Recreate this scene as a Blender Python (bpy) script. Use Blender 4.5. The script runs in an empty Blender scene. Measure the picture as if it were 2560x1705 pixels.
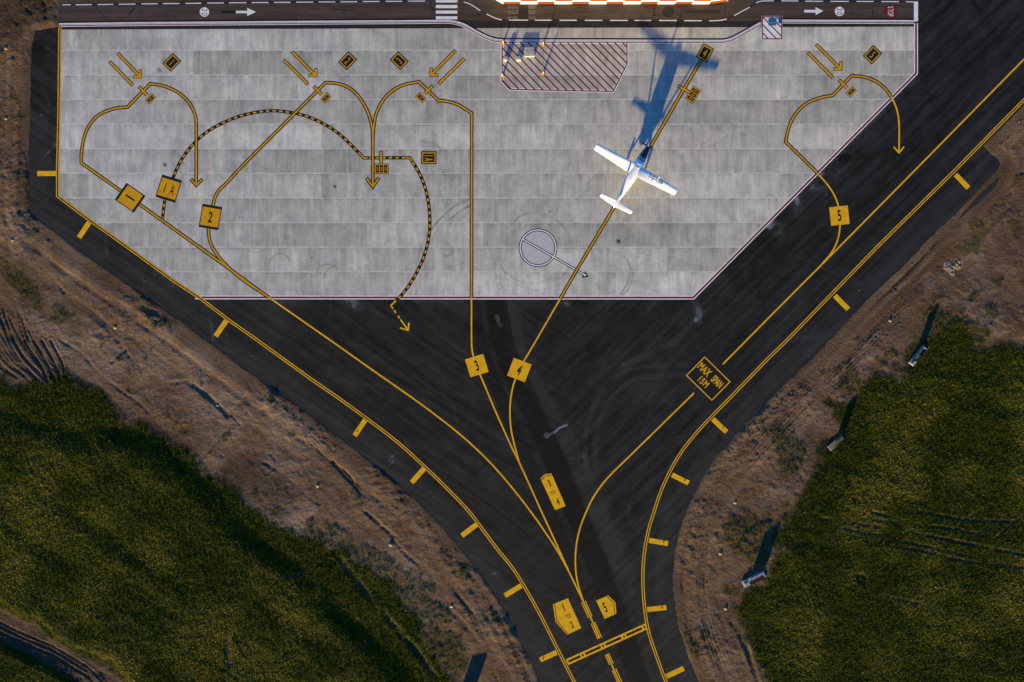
import bpy, math, random
import numpy as np
from mathutils import Vector

random.seed(7)
RNG = np.random.default_rng(11)
SC = bpy.context.scene
COL = SC.collection
R = math.radians

# ------------------------------------------------------------------ scale of the place
PPM = 14.3            # photo pixels (2560 wide) per metre on the ground
CAM_H = 120.0
CX, CY = 1280.0, 852.5

def W(px, py):
    return ((px - CX) / PPM, (CY - py) / PPM)

# ------------------------------------------------------------------ camera, sky, sun, exposure
cam = bpy.data.objects.new("camera", bpy.data.cameras.new("camera"))
COL.objects.link(cam)
cam.location = (0, 0, CAM_H)
cam.rotation_euler = (0, 0, 0)
cam.data.sensor_width = 36.0
cam.data.lens = 36.0 * CAM_H / (2560.0 / PPM)
cam.data.clip_start = 1.0
cam.data.clip_end = 6000.0
SC.camera = cam

SUN_EL, SUN_AZ = 7.2, 199.4          # azimuth clockwise from +Y, the side the sun stands on
world = bpy.data.worlds.new("World")
SC.world = world
world.use_nodes = True
wn = world.node_tree
sky = wn.nodes.new("ShaderNodeTexSky")
sky.sky_type = 'NISHITA'
sky.sun_disc = False
sky.sun_elevation = R(SUN_EL)
sky.sun_rotation = R(SUN_AZ)
sky.altitude = 300
sky.air_density = 1.1
sky.dust_density = 0.0
sky.ozone_density = 7.0
bg = wn.nodes["Background"]
bg.inputs["Strength"].default_value = 0.100
wn.links.new(sky.outputs[0], bg.inputs["Color"])

sl = bpy.data.lights.new("sun", 'SUN')
sl.energy = 5.0
sl.angle = R(0.5)
sl.color = (1.0, 0.79, 0.37)
sun = bpy.data.objects.new("sun", sl)
COL.objects.link(sun)
sdir = Vector((math.sin(R(SUN_AZ)) * math.cos(R(SUN_EL)), math.cos(R(SUN_AZ)) * math.cos(R(SUN_EL)), math.sin(R(SUN_EL))))
sun.rotation_euler = sdir.to_track_quat('Z', 'Y').to_euler()
sun.location = sdir * 200

SC.view_settings.view_transform = 'Standard'
SC.view_settings.look = 'None'
SC.view_settings.exposure = 1.85
SC.view_settings.gamma = 1.0

# ------------------------------------------------------------------ node helper
class G:
    def __init__(s, name, rough=0.85, spec=0.25):
        s.m = bpy.data.materials.new(name)
        s.m.use_nodes = True
        s.t = s.m.node_tree
        s.b = s.t.nodes["Principled BSDF"]
        s.b.inputs["Roughness"].default_value = rough
        s.b.inputs["Specular IOR Level"].default_value = spec
        s.tc = None
    def n(s, typ, **kw):
        x = s.t.nodes.new(typ)
        for k, v in kw.items():
            setattr(x, k, v)
        return x
    def put(s, sock, v):
        if hasattr(v, "is_output") or isinstance(v, bpy.types.NodeSocket):
            s.t.links.new(v, sock)
        else:
            sock.default_value = v
    def obj(s):
        if s.tc is None:
            s.tc = s.n("ShaderNodeTexCoord")
        return s.tc.outputs["Object"]
    def math(s, op, a, b=0.0, c=0.0, clamp=False):
        x = s.n("ShaderNodeMath", operation=op, use_clamp=clamp)
        s.put(x.inputs[0], a); s.put(x.inputs[1], b); s.put(x.inputs[2], c)
        return x.outputs[0]
    def xyz(s, v):
        x = s.n("ShaderNodeSeparateXYZ"); s.put(x.inputs[0], v); return x.outputs
    def comb(s, a, b, c=0.0):
        x = s.n("ShaderNodeCombineXYZ"); s.put(x.inputs[0], a); s.put(x.inputs[1], b); s.put(x.inputs[2], c); return x.outputs[0]
    def mapping(s, v, scale=(1, 1, 1), rot=0.0, loc=(0, 0, 0)):
        r = s.n("ShaderNodeMapping"); s.put(r.inputs[0], v)
        r.inputs["Rotation"].default_value = (0, 0, rot)
        m = s.n("ShaderNodeMapping"); s.put(m.inputs[0], r.outputs[0])
        m.inputs["Scale"].default_value = scale; m.inputs["Location"].default_value = loc
        return m.outputs[0]
    def noise(s, v, scale=1.0, detail=4.0, rough=0.55, dist=0.0):
        x = s.n("ShaderNodeTexNoise"); s.put(x.inputs["Vector"], v)
        x.inputs["Scale"].default_value = scale; x.inputs["Detail"].default_value = detail
        x.inputs["Roughness"].default_value = rough; x.inputs["Distortion"].default_value = dist
        return x.outputs[0]
    def white(s, v):
        x = s.n("ShaderNodeTexWhiteNoise", noise_dimensions='3D'); s.put(x.inputs["Vector"], v); return x.outputs["Value"]
    def rng(s, v, a, b, c=0.0, d=1.0):
        x = s.n("ShaderNodeMapRange"); s.put(x.inputs[0], v)
        for i, q in enumerate((a, b, c, d)): s.put(x.inputs[i + 1], q)
        return x.outputs[0]
    def mix(s, f, a, b, mode='MIX'):
        x = s.n("ShaderNodeMix", data_type='RGBA', blend_type=mode)
        s.put(x.inputs[0], f)
        for sock, v in ((x.inputs[6], a), (x.inputs[7], b)):
            if isinstance(v, tuple) and len(v) == 3: v = (*v, 1)
            s.put(sock, v)
        return x.outputs[2]
    def scale(s, colr, f):
        x = s.n("ShaderNodeVectorMath", operation='SCALE'); s.put(x.inputs[0], colr); s.put(x.inputs[3], f); return x.outputs[0]
    def attr(s, name):
        x = s.n("ShaderNodeAttribute"); x.attribute_name = name; return x.outputs["Fac"]
    def bump(s, h, strength=0.3, dist=0.02):
        x = s.n("ShaderNodeBump"); x.inputs["Strength"].default_value = strength; x.inputs["Distance"].default_value = dist
        s.put(x.inputs["Height"], h); s.t.links.new(x.outputs[0], s.b.inputs["Normal"])
    def col(s, v):
        if isinstance(v, tuple) and len(v) == 3: v = (*v, 1)
        s.put(s.b.inputs["Base Color"], v)
        return s.m

def paint(name, c, under, var=0.22, wear=0.5, rough=0.8):
    """Road paint: uneven coat, rubbed fine specks that show what lies below."""
    g = G(name, rough, 0.2)
    o = g.obj()
    big = g.rng(g.noise(o, 0.9, 5), 0.3, 0.7, 1 - var, 1.0)
    st = g.rng(g.noise(g.mapping(o, (7, 0.5, 1), 0.5), 1.0, 3), 0.3, 0.7, 0.84, 1.07)
    base = g.scale((*c, ), 1.0)
    base = g.scale(base, g.math('MULTIPLY', big, st))
    sp = g.rng(g.noise(o, 5.5, 6, 0.7), 0.62, 0.74, 0.0, wear)
    return g.col(g.mix(sp, base, under))

def plain(name, c, rough=0.6, spec=0.3, var=0.12, metal=0.0, scale=3.0):
    g = G(name, rough, spec)
    g.b.inputs["Metallic"].default_value = metal
    return g.col(g.scale((*c, ), g.rng(g.noise(g.obj(), scale, 4), 0.3, 0.7, 1 - var, 1 + var * 0.4)))

ASPH = (0.016, 0.016, 0.0175)
YEL_A = paint("yellow_paint_on_asphalt", (0.80, 0.415, 0.003), (0.07, 0.045, 0.02), 0.28, 0.6)
YEL_C = paint("yellow_paint_on_concrete", (0.62, 0.305, 0.002), (0.28, 0.2, 0.12), 0.2, 0.4)
BLK = paint("black_paint", (0.0095, 0.009, 0.009), (0.05, 0.047, 0.044), 0.3, 0.3)
BLK2 = paint("faded_black_paint", (0.022, 0.02, 0.018), (0.05, 0.043, 0.037), 0.4, 0.6)
WHT = paint("white_paint", (0.72, 0.71, 0.74), (0.2, 0.18, 0.18), 0.18, 0.6)
RED = paint("red_paint", (0.165, 0.010, 0.008), (0.15, 0.04, 0.03), 0.2, 0.2)
GREYP = paint("grey_paint", (0.46, 0.455, 0.455), (0.3, 0.3, 0.3), 0.12, 0.4)
WORN = paint("worn_white_paint", (0.17, 0.145, 0.12), (0.05, 0.04, 0.034), 0.5, 1.0)

# ------------------------------------------------------------------ objects, parts, meshes
def tag(o, label=None, cat=None, group=None, kind=None):
    if label: o["label"] = label
    if cat: o["category"] = cat
    if group: o["group"] = group
    if kind: o["kind"] = kind
    return o

def thing(name, loc, label, cat, group=None, rz=0.0):
    o = bpy.data.objects.new(name, None)
    o.empty_display_size = 0.5
    COL.objects.link(o)
    o.location = (loc[0], loc[1], loc[2] if len(loc) > 2 else 0.0)
    o.rotation_euler = (0, 0, rz)
    return tag(o, label, cat, group)

class MB:
    """Mesh builder in world metres; ground paint is given in photo pixels."""
    def __init__(s):
        s.v, s.f, s.mi, s.cur = [], [], [], 0
    def face(s, pts):
        i = len(s.v)
        s.v += [tuple(p) for p in pts]
        s.f.append(tuple(range(i, i + len(pts)))); s.mi.append(s.cur)
    def poly(s, pts, z):
        q = [(*W(*p), z) for p in pts]
        a = sum(q[i][0] * q[(i + 1) % len(q)][1] - q[(i + 1) % len(q)][0] * q[i][1] for i in range(len(q)))
        s.face(q if a > 0 else q[::-1])
    def ribbon(s, pts, w, z, off=0.0, closed=False):
        P = [np.array(p, float) for p in pts]
        n = len(P)
        L, Rr = [], []
        for i in range(n):
            a = P[i - 1] if (i > 0 or closed) else None
            b = P[(i + 1) % n] if (i < n - 1 or closed) else None
            d1 = P[i] - a if a is not None else b - P[i]
            d2 = b - P[i] if b is not None else d1
            d1 = d1 / np.linalg.norm(d1); d2 = d2 / np.linalg.norm(d2)
            n1 = np.array((-d1[1], d1[0])); n2 = np.array((-d2[1], d2[0]))
            m = n1 + n2
            m = m / (np.linalg.norm(m) + 1e-9)
            k = 1.0 / max(0.35, float(m @ n1))
            L.append(P[i] + m * k * (off + w / 2)); Rr.append(P[i] + m * k * (off - w / 2))
        i0 = len(s.v)
        for l, r in zip(L, Rr):
            s.v.append((*W(*l), z)); s.v.append((*W(*r), z))
        for i in range(n - 1 + (1 if closed else 0)):
            j = (i + 1) % n
            s.f.append((i0 + 2 * i, i0 + 2 * j, i0 + 2 * j + 1, i0 + 2 * i + 1)); s.mi.append(s.cur)
    def box(s, c, size, rz=0.0, taper=1.0, bevel=0.0):
        ca, sa = math.cos(rz), math.sin(rz)
        hx, hy, hz = size[0] / 2, size[1] / 2, size[2]
        rings = [(1.0, 0.0), (taper, hz)]
        if bevel:
            rings = [(1.0, 0.0), (taper, hz - bevel), (taper * (1 - bevel / min(hx, hy)), hz)]
        i0 = len(s.v)
        for k, z in rings:
            for x, y in ((-hx, -hy), (hx, -hy), (hx, hy), (-hx, hy)):
                x *= k; y *= k
                s.v.append((c[0] + x * ca - y * sa, c[1] + x * sa + y * ca, c[2] + z))
        for r in range(len(rings) - 1):
            for i in range(4):
                j = (i + 1) % 4
                s.f.append((i0 + 4 * r + i, i0 + 4 * r + j, i0 + 4 * r + 4 + j, i0 + 4 * r + 4 + i)); s.mi.append(s.cur)
        t = i0 + 4 * (len(rings) - 1)
        s.f.append((t, t + 1, t + 2, t + 3)); s.mi.append(s.cur)
        s.f.append((i0 + 3, i0 + 2, i0 + 1, i0)); s.mi.append(s.cur)
    def lathe(s, c, prof, seg=20):
        i0 = len(s.v)
        for r, z in prof:
            for k in range(seg):
                a = 2 * math.pi * k / seg
                s.v.append((c[0] + r * math.cos(a), c[1] + r * math.sin(a), c[2] + z))
        for q in range(len(prof) - 1):
            for k in range(seg):
                j = (k + 1) % seg
                s.f.append((i0 + q * seg + k, i0 + q * seg + j, i0 + (q + 1) * seg + j, i0 + (q + 1) * seg + k)); s.mi.append(s.cur)
        t = i0 + (len(prof) - 1) * seg
        s.f.append(tuple(range(t, t + seg))); s.mi.append(s.cur)
    def tube(s, a, b, r0, r1=None, seg=8):
        r1 = r0 if r1 is None else r1
        a, b = Vector(a), Vector(b)
        q = (b - a).to_track_quat('Z', 'Y')
        i0 = len(s.v)
        for p, r in ((a, r0), (b, r1)):
            for k in range(seg):
                t = 2 * math.pi * k / seg
                s.v.append(tuple(p + q @ Vector((r * math.cos(t), r * math.sin(t), 0))))
        for k in range(seg):
            j = (k + 1) % seg
            s.f.append((i0 + k, i0 + j, i0 + seg + j, i0 + seg + k)); s.mi.append(s.cur)
        s.f.append(tuple(range(i0 + seg - 1, i0 - 1, -1))); s.mi.append(s.cur)
        s.f.append(tuple(range(i0 + seg, i0 + 2 * seg))); s.mi.append(s.cur)
    def build(s, name, mats, parent=None, smooth=False, local=False):
        me = bpy.data.meshes.new(name)
        v = s.v
        if parent is not None and not local:
            L = parent.location
            v = [(p[0] - L.x, p[1] - L.y, p[2] - L.z) for p in v]
        me.from_pydata(v, [], s.f)
        for m in (mats if isinstance(mats, (list, tuple)) else [mats]):
            me.materials.append(m)
        me.polygons.foreach_set("material_index", s.mi)
        if smooth:
            me.polygons.foreach_set("use_smooth", [True] * len(s.f))
        me.update()
        o = bpy.data.objects.new(name, me)
        COL.objects.link(o)
        if parent is not None:
            o.parent = parent
        return o

def lone(mb, name, mats, label, cat, group=None, smooth=False):
    """A thing that is one mesh; its origin is put on the thing itself."""
    c = np.mean(np.array(mb.v), axis=0)
    c[2] = min(p[2] for p in mb.v)
    mb.v = [(p[0] - c[0], p[1] - c[1], p[2] - c[2]) for p in mb.v]
    o = mb.build(name, mats, smooth=smooth)
    o.location = c
    return tag(o, label, cat, group)

def spline(pts, step=6.0):
    """Centripetal curve through photo points, sampled every few pixels."""
    P = [np.array(p, float) for p in pts]
    if len(P) < 3:
        return [tuple(p) for p in P]
    P = [2 * P[0] - P[1]] + P + [2 * P[-1] - P[-2]]
    out = []
    for i in range(1, len(P) - 2):
        p0, p1, p2, p3 = P[i - 1:i + 3]
        t0 = 0.0
        t1 = t0 + np.linalg.norm(p1 - p0) ** 0.5
        t2 = t1 + np.linalg.norm(p2 - p1) ** 0.5
        t3 = t2 + np.linalg.norm(p3 - p2) ** 0.5
        k = max(1, int(np.linalg.norm(p2 - p1) / step))
        for j in range(k):
            t = t1 + (t2 - t1) * j / k
            a1 = (t1 - t) / (t1 - t0) * p0 + (t - t0) / (t1 - t0) * p1
            a2 = (t2 - t) / (t2 - t1) * p1 + (t - t1) / (t2 - t1) * p2
            a3 = (t3 - t) / (t3 - t2) * p2 + (t - t2) / (t3 - t2) * p3
            b1 = (t2 - t) / (t2 - t0) * a1 + (t - t0) / (t2 - t0) * a2
            b2 = (t3 - t) / (t3 - t1) * a2 + (t - t1) / (t3 - t1) * a3
            out.append(tuple((t2 - t) / (t2 - t1) * b1 + (t - t1) / (t2 - t1) * b2))
    out.append(tuple(P[-2]))
    return out

def along(pts):
    P = np.array(pts, float)
    d = np.concatenate([[0], np.cumsum(np.linalg.norm(np.diff(P, axis=0), axis=1))])
    return P, d

def cut(pts, a, b):
    """The piece of a polyline between two lengths."""
    P, d = along(pts)
    a, b = max(a, 0), min(b, d[-1])
    f = lambda t: (float(np.interp(t, d, P[:, 0])), float(np.interp(t, d, P[:, 1])))
    return [f(a)] + [tuple(P[i]) for i in range(len(P)) if a < d[i] < b] + [f(b)]

# ------------------------------------------------------------------ number fields for the ground
def vnoise(x, y, seed):
    r = np.random.default_rng(seed).random((256, 256)).astype(np.float32)
    xi = np.floor(x).astype(np.int64); yi = np.floor(y).astype(np.int64)
    fx = (x - xi).astype(np.float32); fy = (y - yi).astype(np.float32)
    fx = fx * fx * (3 - 2 * fx); fy = fy * fy * (3 - 2 * fy)
    a = r[xi % 256, yi % 256]; b = r[(xi + 1) % 256, yi % 256]
    c = r[xi % 256, (yi + 1) % 256]; d = r[(xi + 1) % 256, (yi + 1) % 256]
    return (a * (1 - fx) + b * fx) * (1 - fy) + (c * (1 - fx) + d * fx) * fy - 0.5

def fbm(x, y, wl, octv, seed, gain=0.5):
    s, a = 0.0, 1.0
    for i in range(octv):
        t = 0.6 * (i + 1)
        xx = (x * math.cos(t) - y * math.sin(t)) / wl; yy = (x * math.sin(t) + y * math.cos(t)) / wl
        s = s + a * vnoise(xx + 17.3 * i, yy + 5.1 * i, seed + i)
        wl *= 0.5; a *= gain
    return s

def sm(x):
    x = np.clip(x, 0, 1)
    return x * x * (3 - 2 * x)

def seg_dist(x, y, a, b):
    dx, dy = b[0] - a[0], b[1] - a[1]
    t = np.clip(((x - a[0]) * dx + (y - a[1]) * dy) / (dx * dx + dy * dy + 1e-12), 0, 1)
    return np.hypot(x - a[0] - t * dx, y - a[1] - t * dy)

def sdf(x, y, poly):
    """Signed distance in metres, negative inside."""
    P = [W(*p) for p in poly]
    d = np.full(x.shape, 1e9); ins = np.zeros(x.shape, bool)
    for i in range(len(P)):
        a, b = P[i], P[(i + 1) % len(P)]
        d = np.minimum(d, seg_dist(x, y, a, b))
        if a[1] != b[1]:
            c = ((a[1] > y) != (b[1] > y)) & (x < (b[0] - a[0]) * (y - a[1]) / (b[1] - a[1]) + a[0])
            ins ^= c
    return np.where(ins, -d, d)

def stroke(x, y, pts, w, soft=None):
    """0..1 falloff round a polyline given in photo pixels (w: full width in pixels)."""
    P = [W(*p) for p in pts]
    h = w / 2 / PPM
    s = (soft if soft is not None else w * 0.5) / PPM
    out = np.zeros(x.shape, np.float32)
    xs = [p[0] for p in P]; ys = [p[1] for p in P]
    m = (x > min(xs) - h - s) & (x < max(xs) + h + s) & (y > min(ys) - h - s) & (y < max(ys) + h + s)
    if not m.any():
        return out
    xx, yy = x[m], y[m]
    d = np.full(xx.shape, 1e9)
    for i in range(len(P) - 1):
        d = np.minimum(d, seg_dist(xx, yy, P[i], P[i + 1]))
    out[m] = 1 - sm((d - h) / s)
    return out

def grid_mesh(name, xs, ys, z, attrs, mat, keep=None, smooth=True):
    nx, ny = len(xs), len(ys)
    X, Y = np.meshgrid(xs, ys)
    co = np.empty((ny * nx, 3), np.float32)
    co[:, 0] = X.ravel(); co[:, 1] = Y.ravel(); co[:, 2] = np.asarray(z).ravel() if not np.isscalar(z) else z
    idx = np.arange(nx * ny).reshape(ny, nx)
    q = np.stack([idx[:-1, :-1], idx[:-1, 1:], idx[1:, 1:], idx[1:, :-1]], -1).reshape(-1, 4)
    if keep is not None:
        k = keep.ravel()
        q = q[k[q].any(1)]
        used = np.zeros(nx * ny, bool); used[q.ravel()] = True
        remap = np.cumsum(used) - 1
        co = co[used]; q = remap[q]
        attrs = {a: v.ravel()[used] for a, v in attrs.items()}
    me = bpy.data.meshes.new(name)
    me.vertices.add(len(co)); me.vertices.foreach_set("co", co.ravel())
    me.loops.add(q.size); me.loops.foreach_set("vertex_index", q.ravel().astype(np.int32))
    me.polygons.add(len(q)); me.polygons.foreach_set("loop_start", np.arange(0, q.size, 4, dtype=np.int32))
    me.polygons.foreach_set("use_smooth", np.full(len(q), smooth))
    for a, v in attrs.items():
        at = me.attributes.new(a, 'FLOAT', 'POINT')
        at.data.foreach_set("value", np.ascontiguousarray(v.ravel(), dtype=np.float32))
    me.update(calc_edges=True)
    me.materials.append(mat)
    o = bpy.data.objects.new(name, me)
    COL.objects.link(o)
    return o

# ------------------------------------------------------------------ outlines traced on the ground
ASPHALT = [(88, 74), (118, 71), (147, 67), (147, -90), (2760, -90), (2760, 70), (2560, 262), (2490, 334), (2459, 363), (2475, 381),
           (2490, 392), (2503, 408), (2494, 426), (2436, 484), (2395, 529), (2355, 565), (2314, 605), (2284, 638), (2246, 676), (2213, 706),
           (2165, 752), (2121, 798), (2073, 852), (2029, 898), (1982, 942), (1947, 974), (1920, 1005), (1878, 1048), (1837, 1091),
           (1796, 1137), (1764, 1183), (1739, 1230), (1717, 1278), (1701, 1321), (1690, 1368), (1685, 1414), (1683, 1468), (1688, 1517),
           (1698, 1569), (1715, 1623), (1731, 1664), (1747, 1704), (1830, 1900), (1425, 1900), (1348, 1704), (1329, 1658), (1307, 1615),
           (1280, 1561), (1238, 1487), (1197, 1430), (1156, 1376), (1115, 1327), (1072, 1278), (1020, 1232), (980, 1197), (933, 1159),
           (857, 1099), (803, 1058), (721, 999), (640, 941), (518, 852), (435, 790), (353, 733), (285, 687), (190, 622), (81, 536),
           (74, 526), (73, 426), (75, 300), (78, 108)]
FIELD_W = [(-400, 935), (0, 950), (62, 961), (110, 948), (163, 933), (204, 955), (245, 982), (299, 1026), (340, 1058), (380, 1080),
           (435, 1102), (475, 1134), (503, 1167), (543, 1200), (598, 1238), (640, 1268), (708, 1308), (762, 1332), (803, 1349),
           (830, 1357), (871, 1376), (912, 1406), (966, 1446), (1007, 1493), (1034, 1523), (1061, 1563), (1075, 1601), (1116, 1658),
           (1148, 1704), (1230, 1900), (-400, 1900)]
TRACK_W = [(-300, 1400), (0, 1514), (19, 1533), (71, 1563), (84, 1555), (106, 1571), (130, 1596), (174, 1626), (231, 1646), (272, 1658),
           (310, 1704), (420, 1900), (330, 1900), (201, 1704), (163, 1680), (103, 1648), (41, 1618), (0, 1596), (-300, 1500)]
FIELD_E = [(2900, 840), (2560, 868), (2440, 880), (2424, 800), (2345, 795), (2325, 830), (2300, 860), (2262, 905), (2240, 940), (2195, 945), (2150, 962),
           (2132, 985), (2072, 1012), (2068, 1055), (2108, 1075), (2090, 1120), (2048, 1140), (2030, 1190), (2012, 1240), (1985, 1290),
           (1950, 1320), (1938, 1380), (1922, 1418), (1905, 1450), (1872, 1472), (1846, 1495), (1838, 1522), (1852, 1550), (1886, 1575),
           (1880, 1618), (1874, 1653), (1896, 1704), (1990, 1900), (2900, 1900)]

# ------------------------------------------------------------------ terrain: soil and the ground under the crops
STEP = 0.2
core_x = np.arange(-96, 96.01, STEP); core_y = np.arange(-66, 66.01, STEP)
far = np.cumsum(0.3 * 1.33 ** np.arange(1, 30))
xs = np.concatenate([-96 - far[::-1], core_x, 96 + far]); ys = np.concatenate([-66 - far[::-1], core_y, 66 + far])
X, Y = np.meshgrid(xs, ys)
SD = sdf(X, Y, ASPHALT)
edge = SD + 0.22 * fbm(X, Y, 1.3, 3, 40) + 0.05
n_clod = fbm(X, Y, 0.9, 2, 50)
n_mid = fbm(X, Y, 3.2, 3, 60)
n_big = fbm(X, Y, 14.0, 3, 70)
sdw = sdf(X, Y, FIELD_W); sde = sdf(X, Y, FIELD_E); sdt = sdf(X, Y, TRACK_W)
gw = sm(0.5 - (sdw + 2.2 * n_mid + 0.8 * n_clod) / 2.4) * (1 - sm(0.5 - (sdt + 0.5 * n_mid) / 0.9))
ge = sm(0.5 - (sde + 3.0 * n_mid + 1.2 * n_big) / 3.0)
sparse = np.zeros_like(X)
for pts, w in (([(-20, 655), (30, 682), (62, 715), (82, 745)], 44), ([(82, 745), (118, 778), (150, 792), (172, 784)], 34),
               ([(800, 1320), (900, 1380), (1010, 1470), (1075, 1560), (1150, 1640)], 70), ([(1060, 1470), (1110, 1550)], 40),
               ([(1950, 1090), (1985, 1130), (1978, 1150)], 46), ([(1960, 1280), (1900, 1330), (1860, 1300), (1835, 1340)], 60),
               ([(1830, 1330), (1850, 1370), (1900, 1380)], 46), ([(2440, 560), (2450, 600), (2425, 615)], 34), ([(2395, 620), (2412, 628)], 20),
               ([(2490, 690), (2500, 700)], 28), ([(2535, 560), (2545, 590)], 26), ([(2440, 735), (2430, 745)], 20), ([(2470, 770), (2480, 785)], 22),
               ([(2330, 800), (2380, 810), (2440, 850)], 60), ([(2200, 905), (2230, 890)], 30), ([(1810, 1470), (1830, 1480)], 26),
               ([(2120, 960), (2150, 970)], 40)):
    sparse = np.maximum(sparse, stroke(X, Y, pts, w * 0.6, w * 0.55))
sparse = sm((sparse + 1.3 * n_mid + 0.5 * n_clod - 0.35) / 0.6) * 0.55
cover = np.clip(np.maximum(np.maximum(gw, ge), sparse), 0, 1)
cover *= (edge > 0.4)

Z = np.where(edge > 0, 0.012 + 0.04 * sm(edge / 2.2), np.maximum(0.012 + edge * 0.6, -0.5))
outm = sm(edge / 0.8)
band = np.exp(-((SD - 2.2) / 1.4) ** 2)                   # worked strip of loose earth beside the pavement
rough = 0.5 + 0.9 * sm(0.5 + 2.2 * n_big) + 0.5 * band
Z = Z + outm * ((0.055 * n_clod * rough + 0.07 * n_mid) * (1 - 0.6 * np.maximum(gw, ge)) + 0.22 * n_big * (1 - 0.65 * np.maximum(gw, ge)))
Z = Z + 0.02 * sm(0.5 - sdw / 2.0) + 0.02 * sm(0.5 - sde / 3.0)
crumb = np.random.default_rng(3).normal(0, 1, X.shape) * (0.006 + 0.010 * sm(0.5 + 2.0 * n_mid) + 0.008 * band)
Z = Z + outm * crumb + outm * 0.022 * vnoise(X / .45, Y / .45, 333)
Z -= 0.22 * (1 - sm((np.abs(sdt + 0.8) - 1.2) / 1.4)) * (sdw < 0)
def groove(pts, w, depth, berm=0.12, full=False):
    global Z
    c = stroke(X, Y, pts, w, w * 0.8)
    if not full:
        depth *= 0.34; c = c * np.clip(0.55 + 1.5 * n_mid + 0.8 * n_clod, 0, 1.3)
    b = stroke(X, Y, pts, w * 2.6, w * 1.3)
    Z = Z + outm * (-depth * c + depth * berm * np.clip(b - c, 0, 1))
# wheel tracks running along the right-hand verge and the left-hand verge
edge_e = ASPHALT[13:46]; edge_w = ASPHALT[47:66][::-1]
def offset_line(line, d):
    P, _ = along(line); out = []
    for i in range(len(P)):
        t = P[min(i + 1, len(P) - 1)] - P[max(i - 1, 0)]; t = t / np.linalg.norm(t)
        out.append(tuple(P[i] + np.array((-t[1], t[0])) * d))
    return out
for d, dep in ((-12, .08), (-18, .10), (-24, .16), (-31, .12), (-38, .14), (-45, .10), (-52, .2), (-60, .14), (-68, .14), (-78, .2), (-86, .12), (-94, .14)):
    groove(offset_line(edge_e[6:], d), 2.0, dep)
for d, dep in ((12, .1), (20, .14), (29, .12), (40, .16), (52, .12), (62, .16)):
    groove(offset_line(edge_w[9:], -d), 2.0, dep)
for k in range(15):                                        # curved tractor tracks, far left
    o = k * 10 - 10 + random.uniform(-5, 5); q = random.uniform(-12, 12)
    groove(spline([(-70 + o + q, 770 + random.uniform(0, 25)), (-42 + o, 850), (-8 + o * 1.02 - q * .6, 905), (40 + o * 1.05 - q, 940 + random.uniform(0, 22))], 12), random.uniform(2, 3.6), random.uniform(.04, .10), .35, True)
for k in range(4):
    groove([(60 + k * 22, 850), (95 + k * 20, 905), (120 + k * 16, 950)], 3, .14, .4, True)
for k, (a, b) in enumerate((((778, 1098), (868, 1196)), ((786, 1094), (884, 1208)), ((770, 1102), (905, 1236)), ((800, 1098), (846, 1140)),
                            ((830, 1150), (902, 1224)), ((858, 1190), (900, 1232)))):
    groove([a, ((a[0] + b[0]) / 2 + 3, (a[1] + b[1]) / 2 - 3), b], 1.8, .11, .2, True)
for pts, w, dep in (([(150, 850), (205, 885), (240, 925), (300, 975), (350, 1010), (380, 1040)], 4, .16),
                    ([(105, 670), (140, 705), (180, 755), (230, 790), (285, 840), (330, 900)], 4, .14),
                    ([(420, 960), (465, 955), (500, 975), (540, 1008), (570, 1040)], 6, .22), ([(280, 905), (320, 870), (350, 868)], 5, .14),
                    ([(225, 775), (255, 800), (290, 830)], 6, .22), ([(640, 1145), (700, 1180), (760, 1232), (800, 1260)], 5, .16),
                    ([(915, 1280), (960, 1320), (985, 1350), (1010, 1380), (1045, 1410)], 5, .2), ([(930, 1325), (960, 1322), (985, 1340)], 6, .2),
                    ([(1090, 1490), (1160, 1560), (1200, 1610), (1240, 1690)], 6, .2), ([(1140, 1480), (1180, 1530)], 5, .2),
                    ([(1830, 1555), (1858, 1600), (1880, 1660), (1900, 1720)], 7, .3), ([(2350, 700), (2420, 745), (2500, 730)], 7, .14),
                    ([(1990, 1160), (2015, 1225), (1975, 1260)], 5, .12), ([(2440, 470), (2500, 440), (2570, 430)], 4, .18),
                    ([(560, 1020), (600, 1060), (640, 1100), (690, 1150)], 4, .12), ([(480, 1160), (520, 1130), (560, 1080)], 4, .1)):
    groove(spline(pts, 14), w, dep)
TRAM = [([(2050, 1295), (2200, 1318), (2350, 1345), (2580, 1392)], 4, .22), ([(2180, 1280), (2300, 1310), (2400, 1325)], 4, .22),
                    ([(2290, 1278), (2420, 1300), (2560, 1305)], 4, .2), ([(2150, 1295), (2280, 1308), (2480, 1340)], 3, .16),
                    ([(2180, 1480), (2300, 1510), (2440, 1530)], 4, .12), ([(2270, 1370), (2400, 1400), (2560, 1420)], 4, .14)]
TRAM += [([(2100, 1320), (2250, 1350), (2420, 1390), (2580, 1420)], 3, .12), ([(2470, 1262), (2400, 1310), (2370, 1345)], 3, .15), ([(2520, 1270), (2450, 1330)], 3, .15), ([(2560, 1285), (2490, 1345)], 3, .15), ([(2010, 1470), (2040, 1560), (2035, 1600)], 3, .12),
         ([(620, 1380), (650, 1430), (720, 1445), (780, 1410)], 3, .14), 
         ([(840, 1380), (880, 1440), (930, 1500), (990, 1570), (1050, 1640), (1090, 1700)], 9, .3), ([(2148, 1440), (2156, 1448)], 12, .4), ([(570, 1600), (575, 1660)], 10, .2)]
gap = np.zeros_like(X)
for pts, w, dep in TRAM:
    groove(spline(pts, 14), w, dep * 1.3, .1, False)
    gap = np.maximum(gap, stroke(X, Y, spline(pts, 14), w * 1.1, 3) * np.clip(.6 + 1.6 * n_mid + 1.0 * n_clod, 0, 1))
for d_ in (-14, -4, 8):                                     # ruts of the track across the west field
    groove([(-60, 1540 + d_), (40, 1590 + d_), (130, 1628 + d_), (220, 1680 + d_), (330, 1790 + d_)], 3.5, .09, .2, True)
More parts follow.
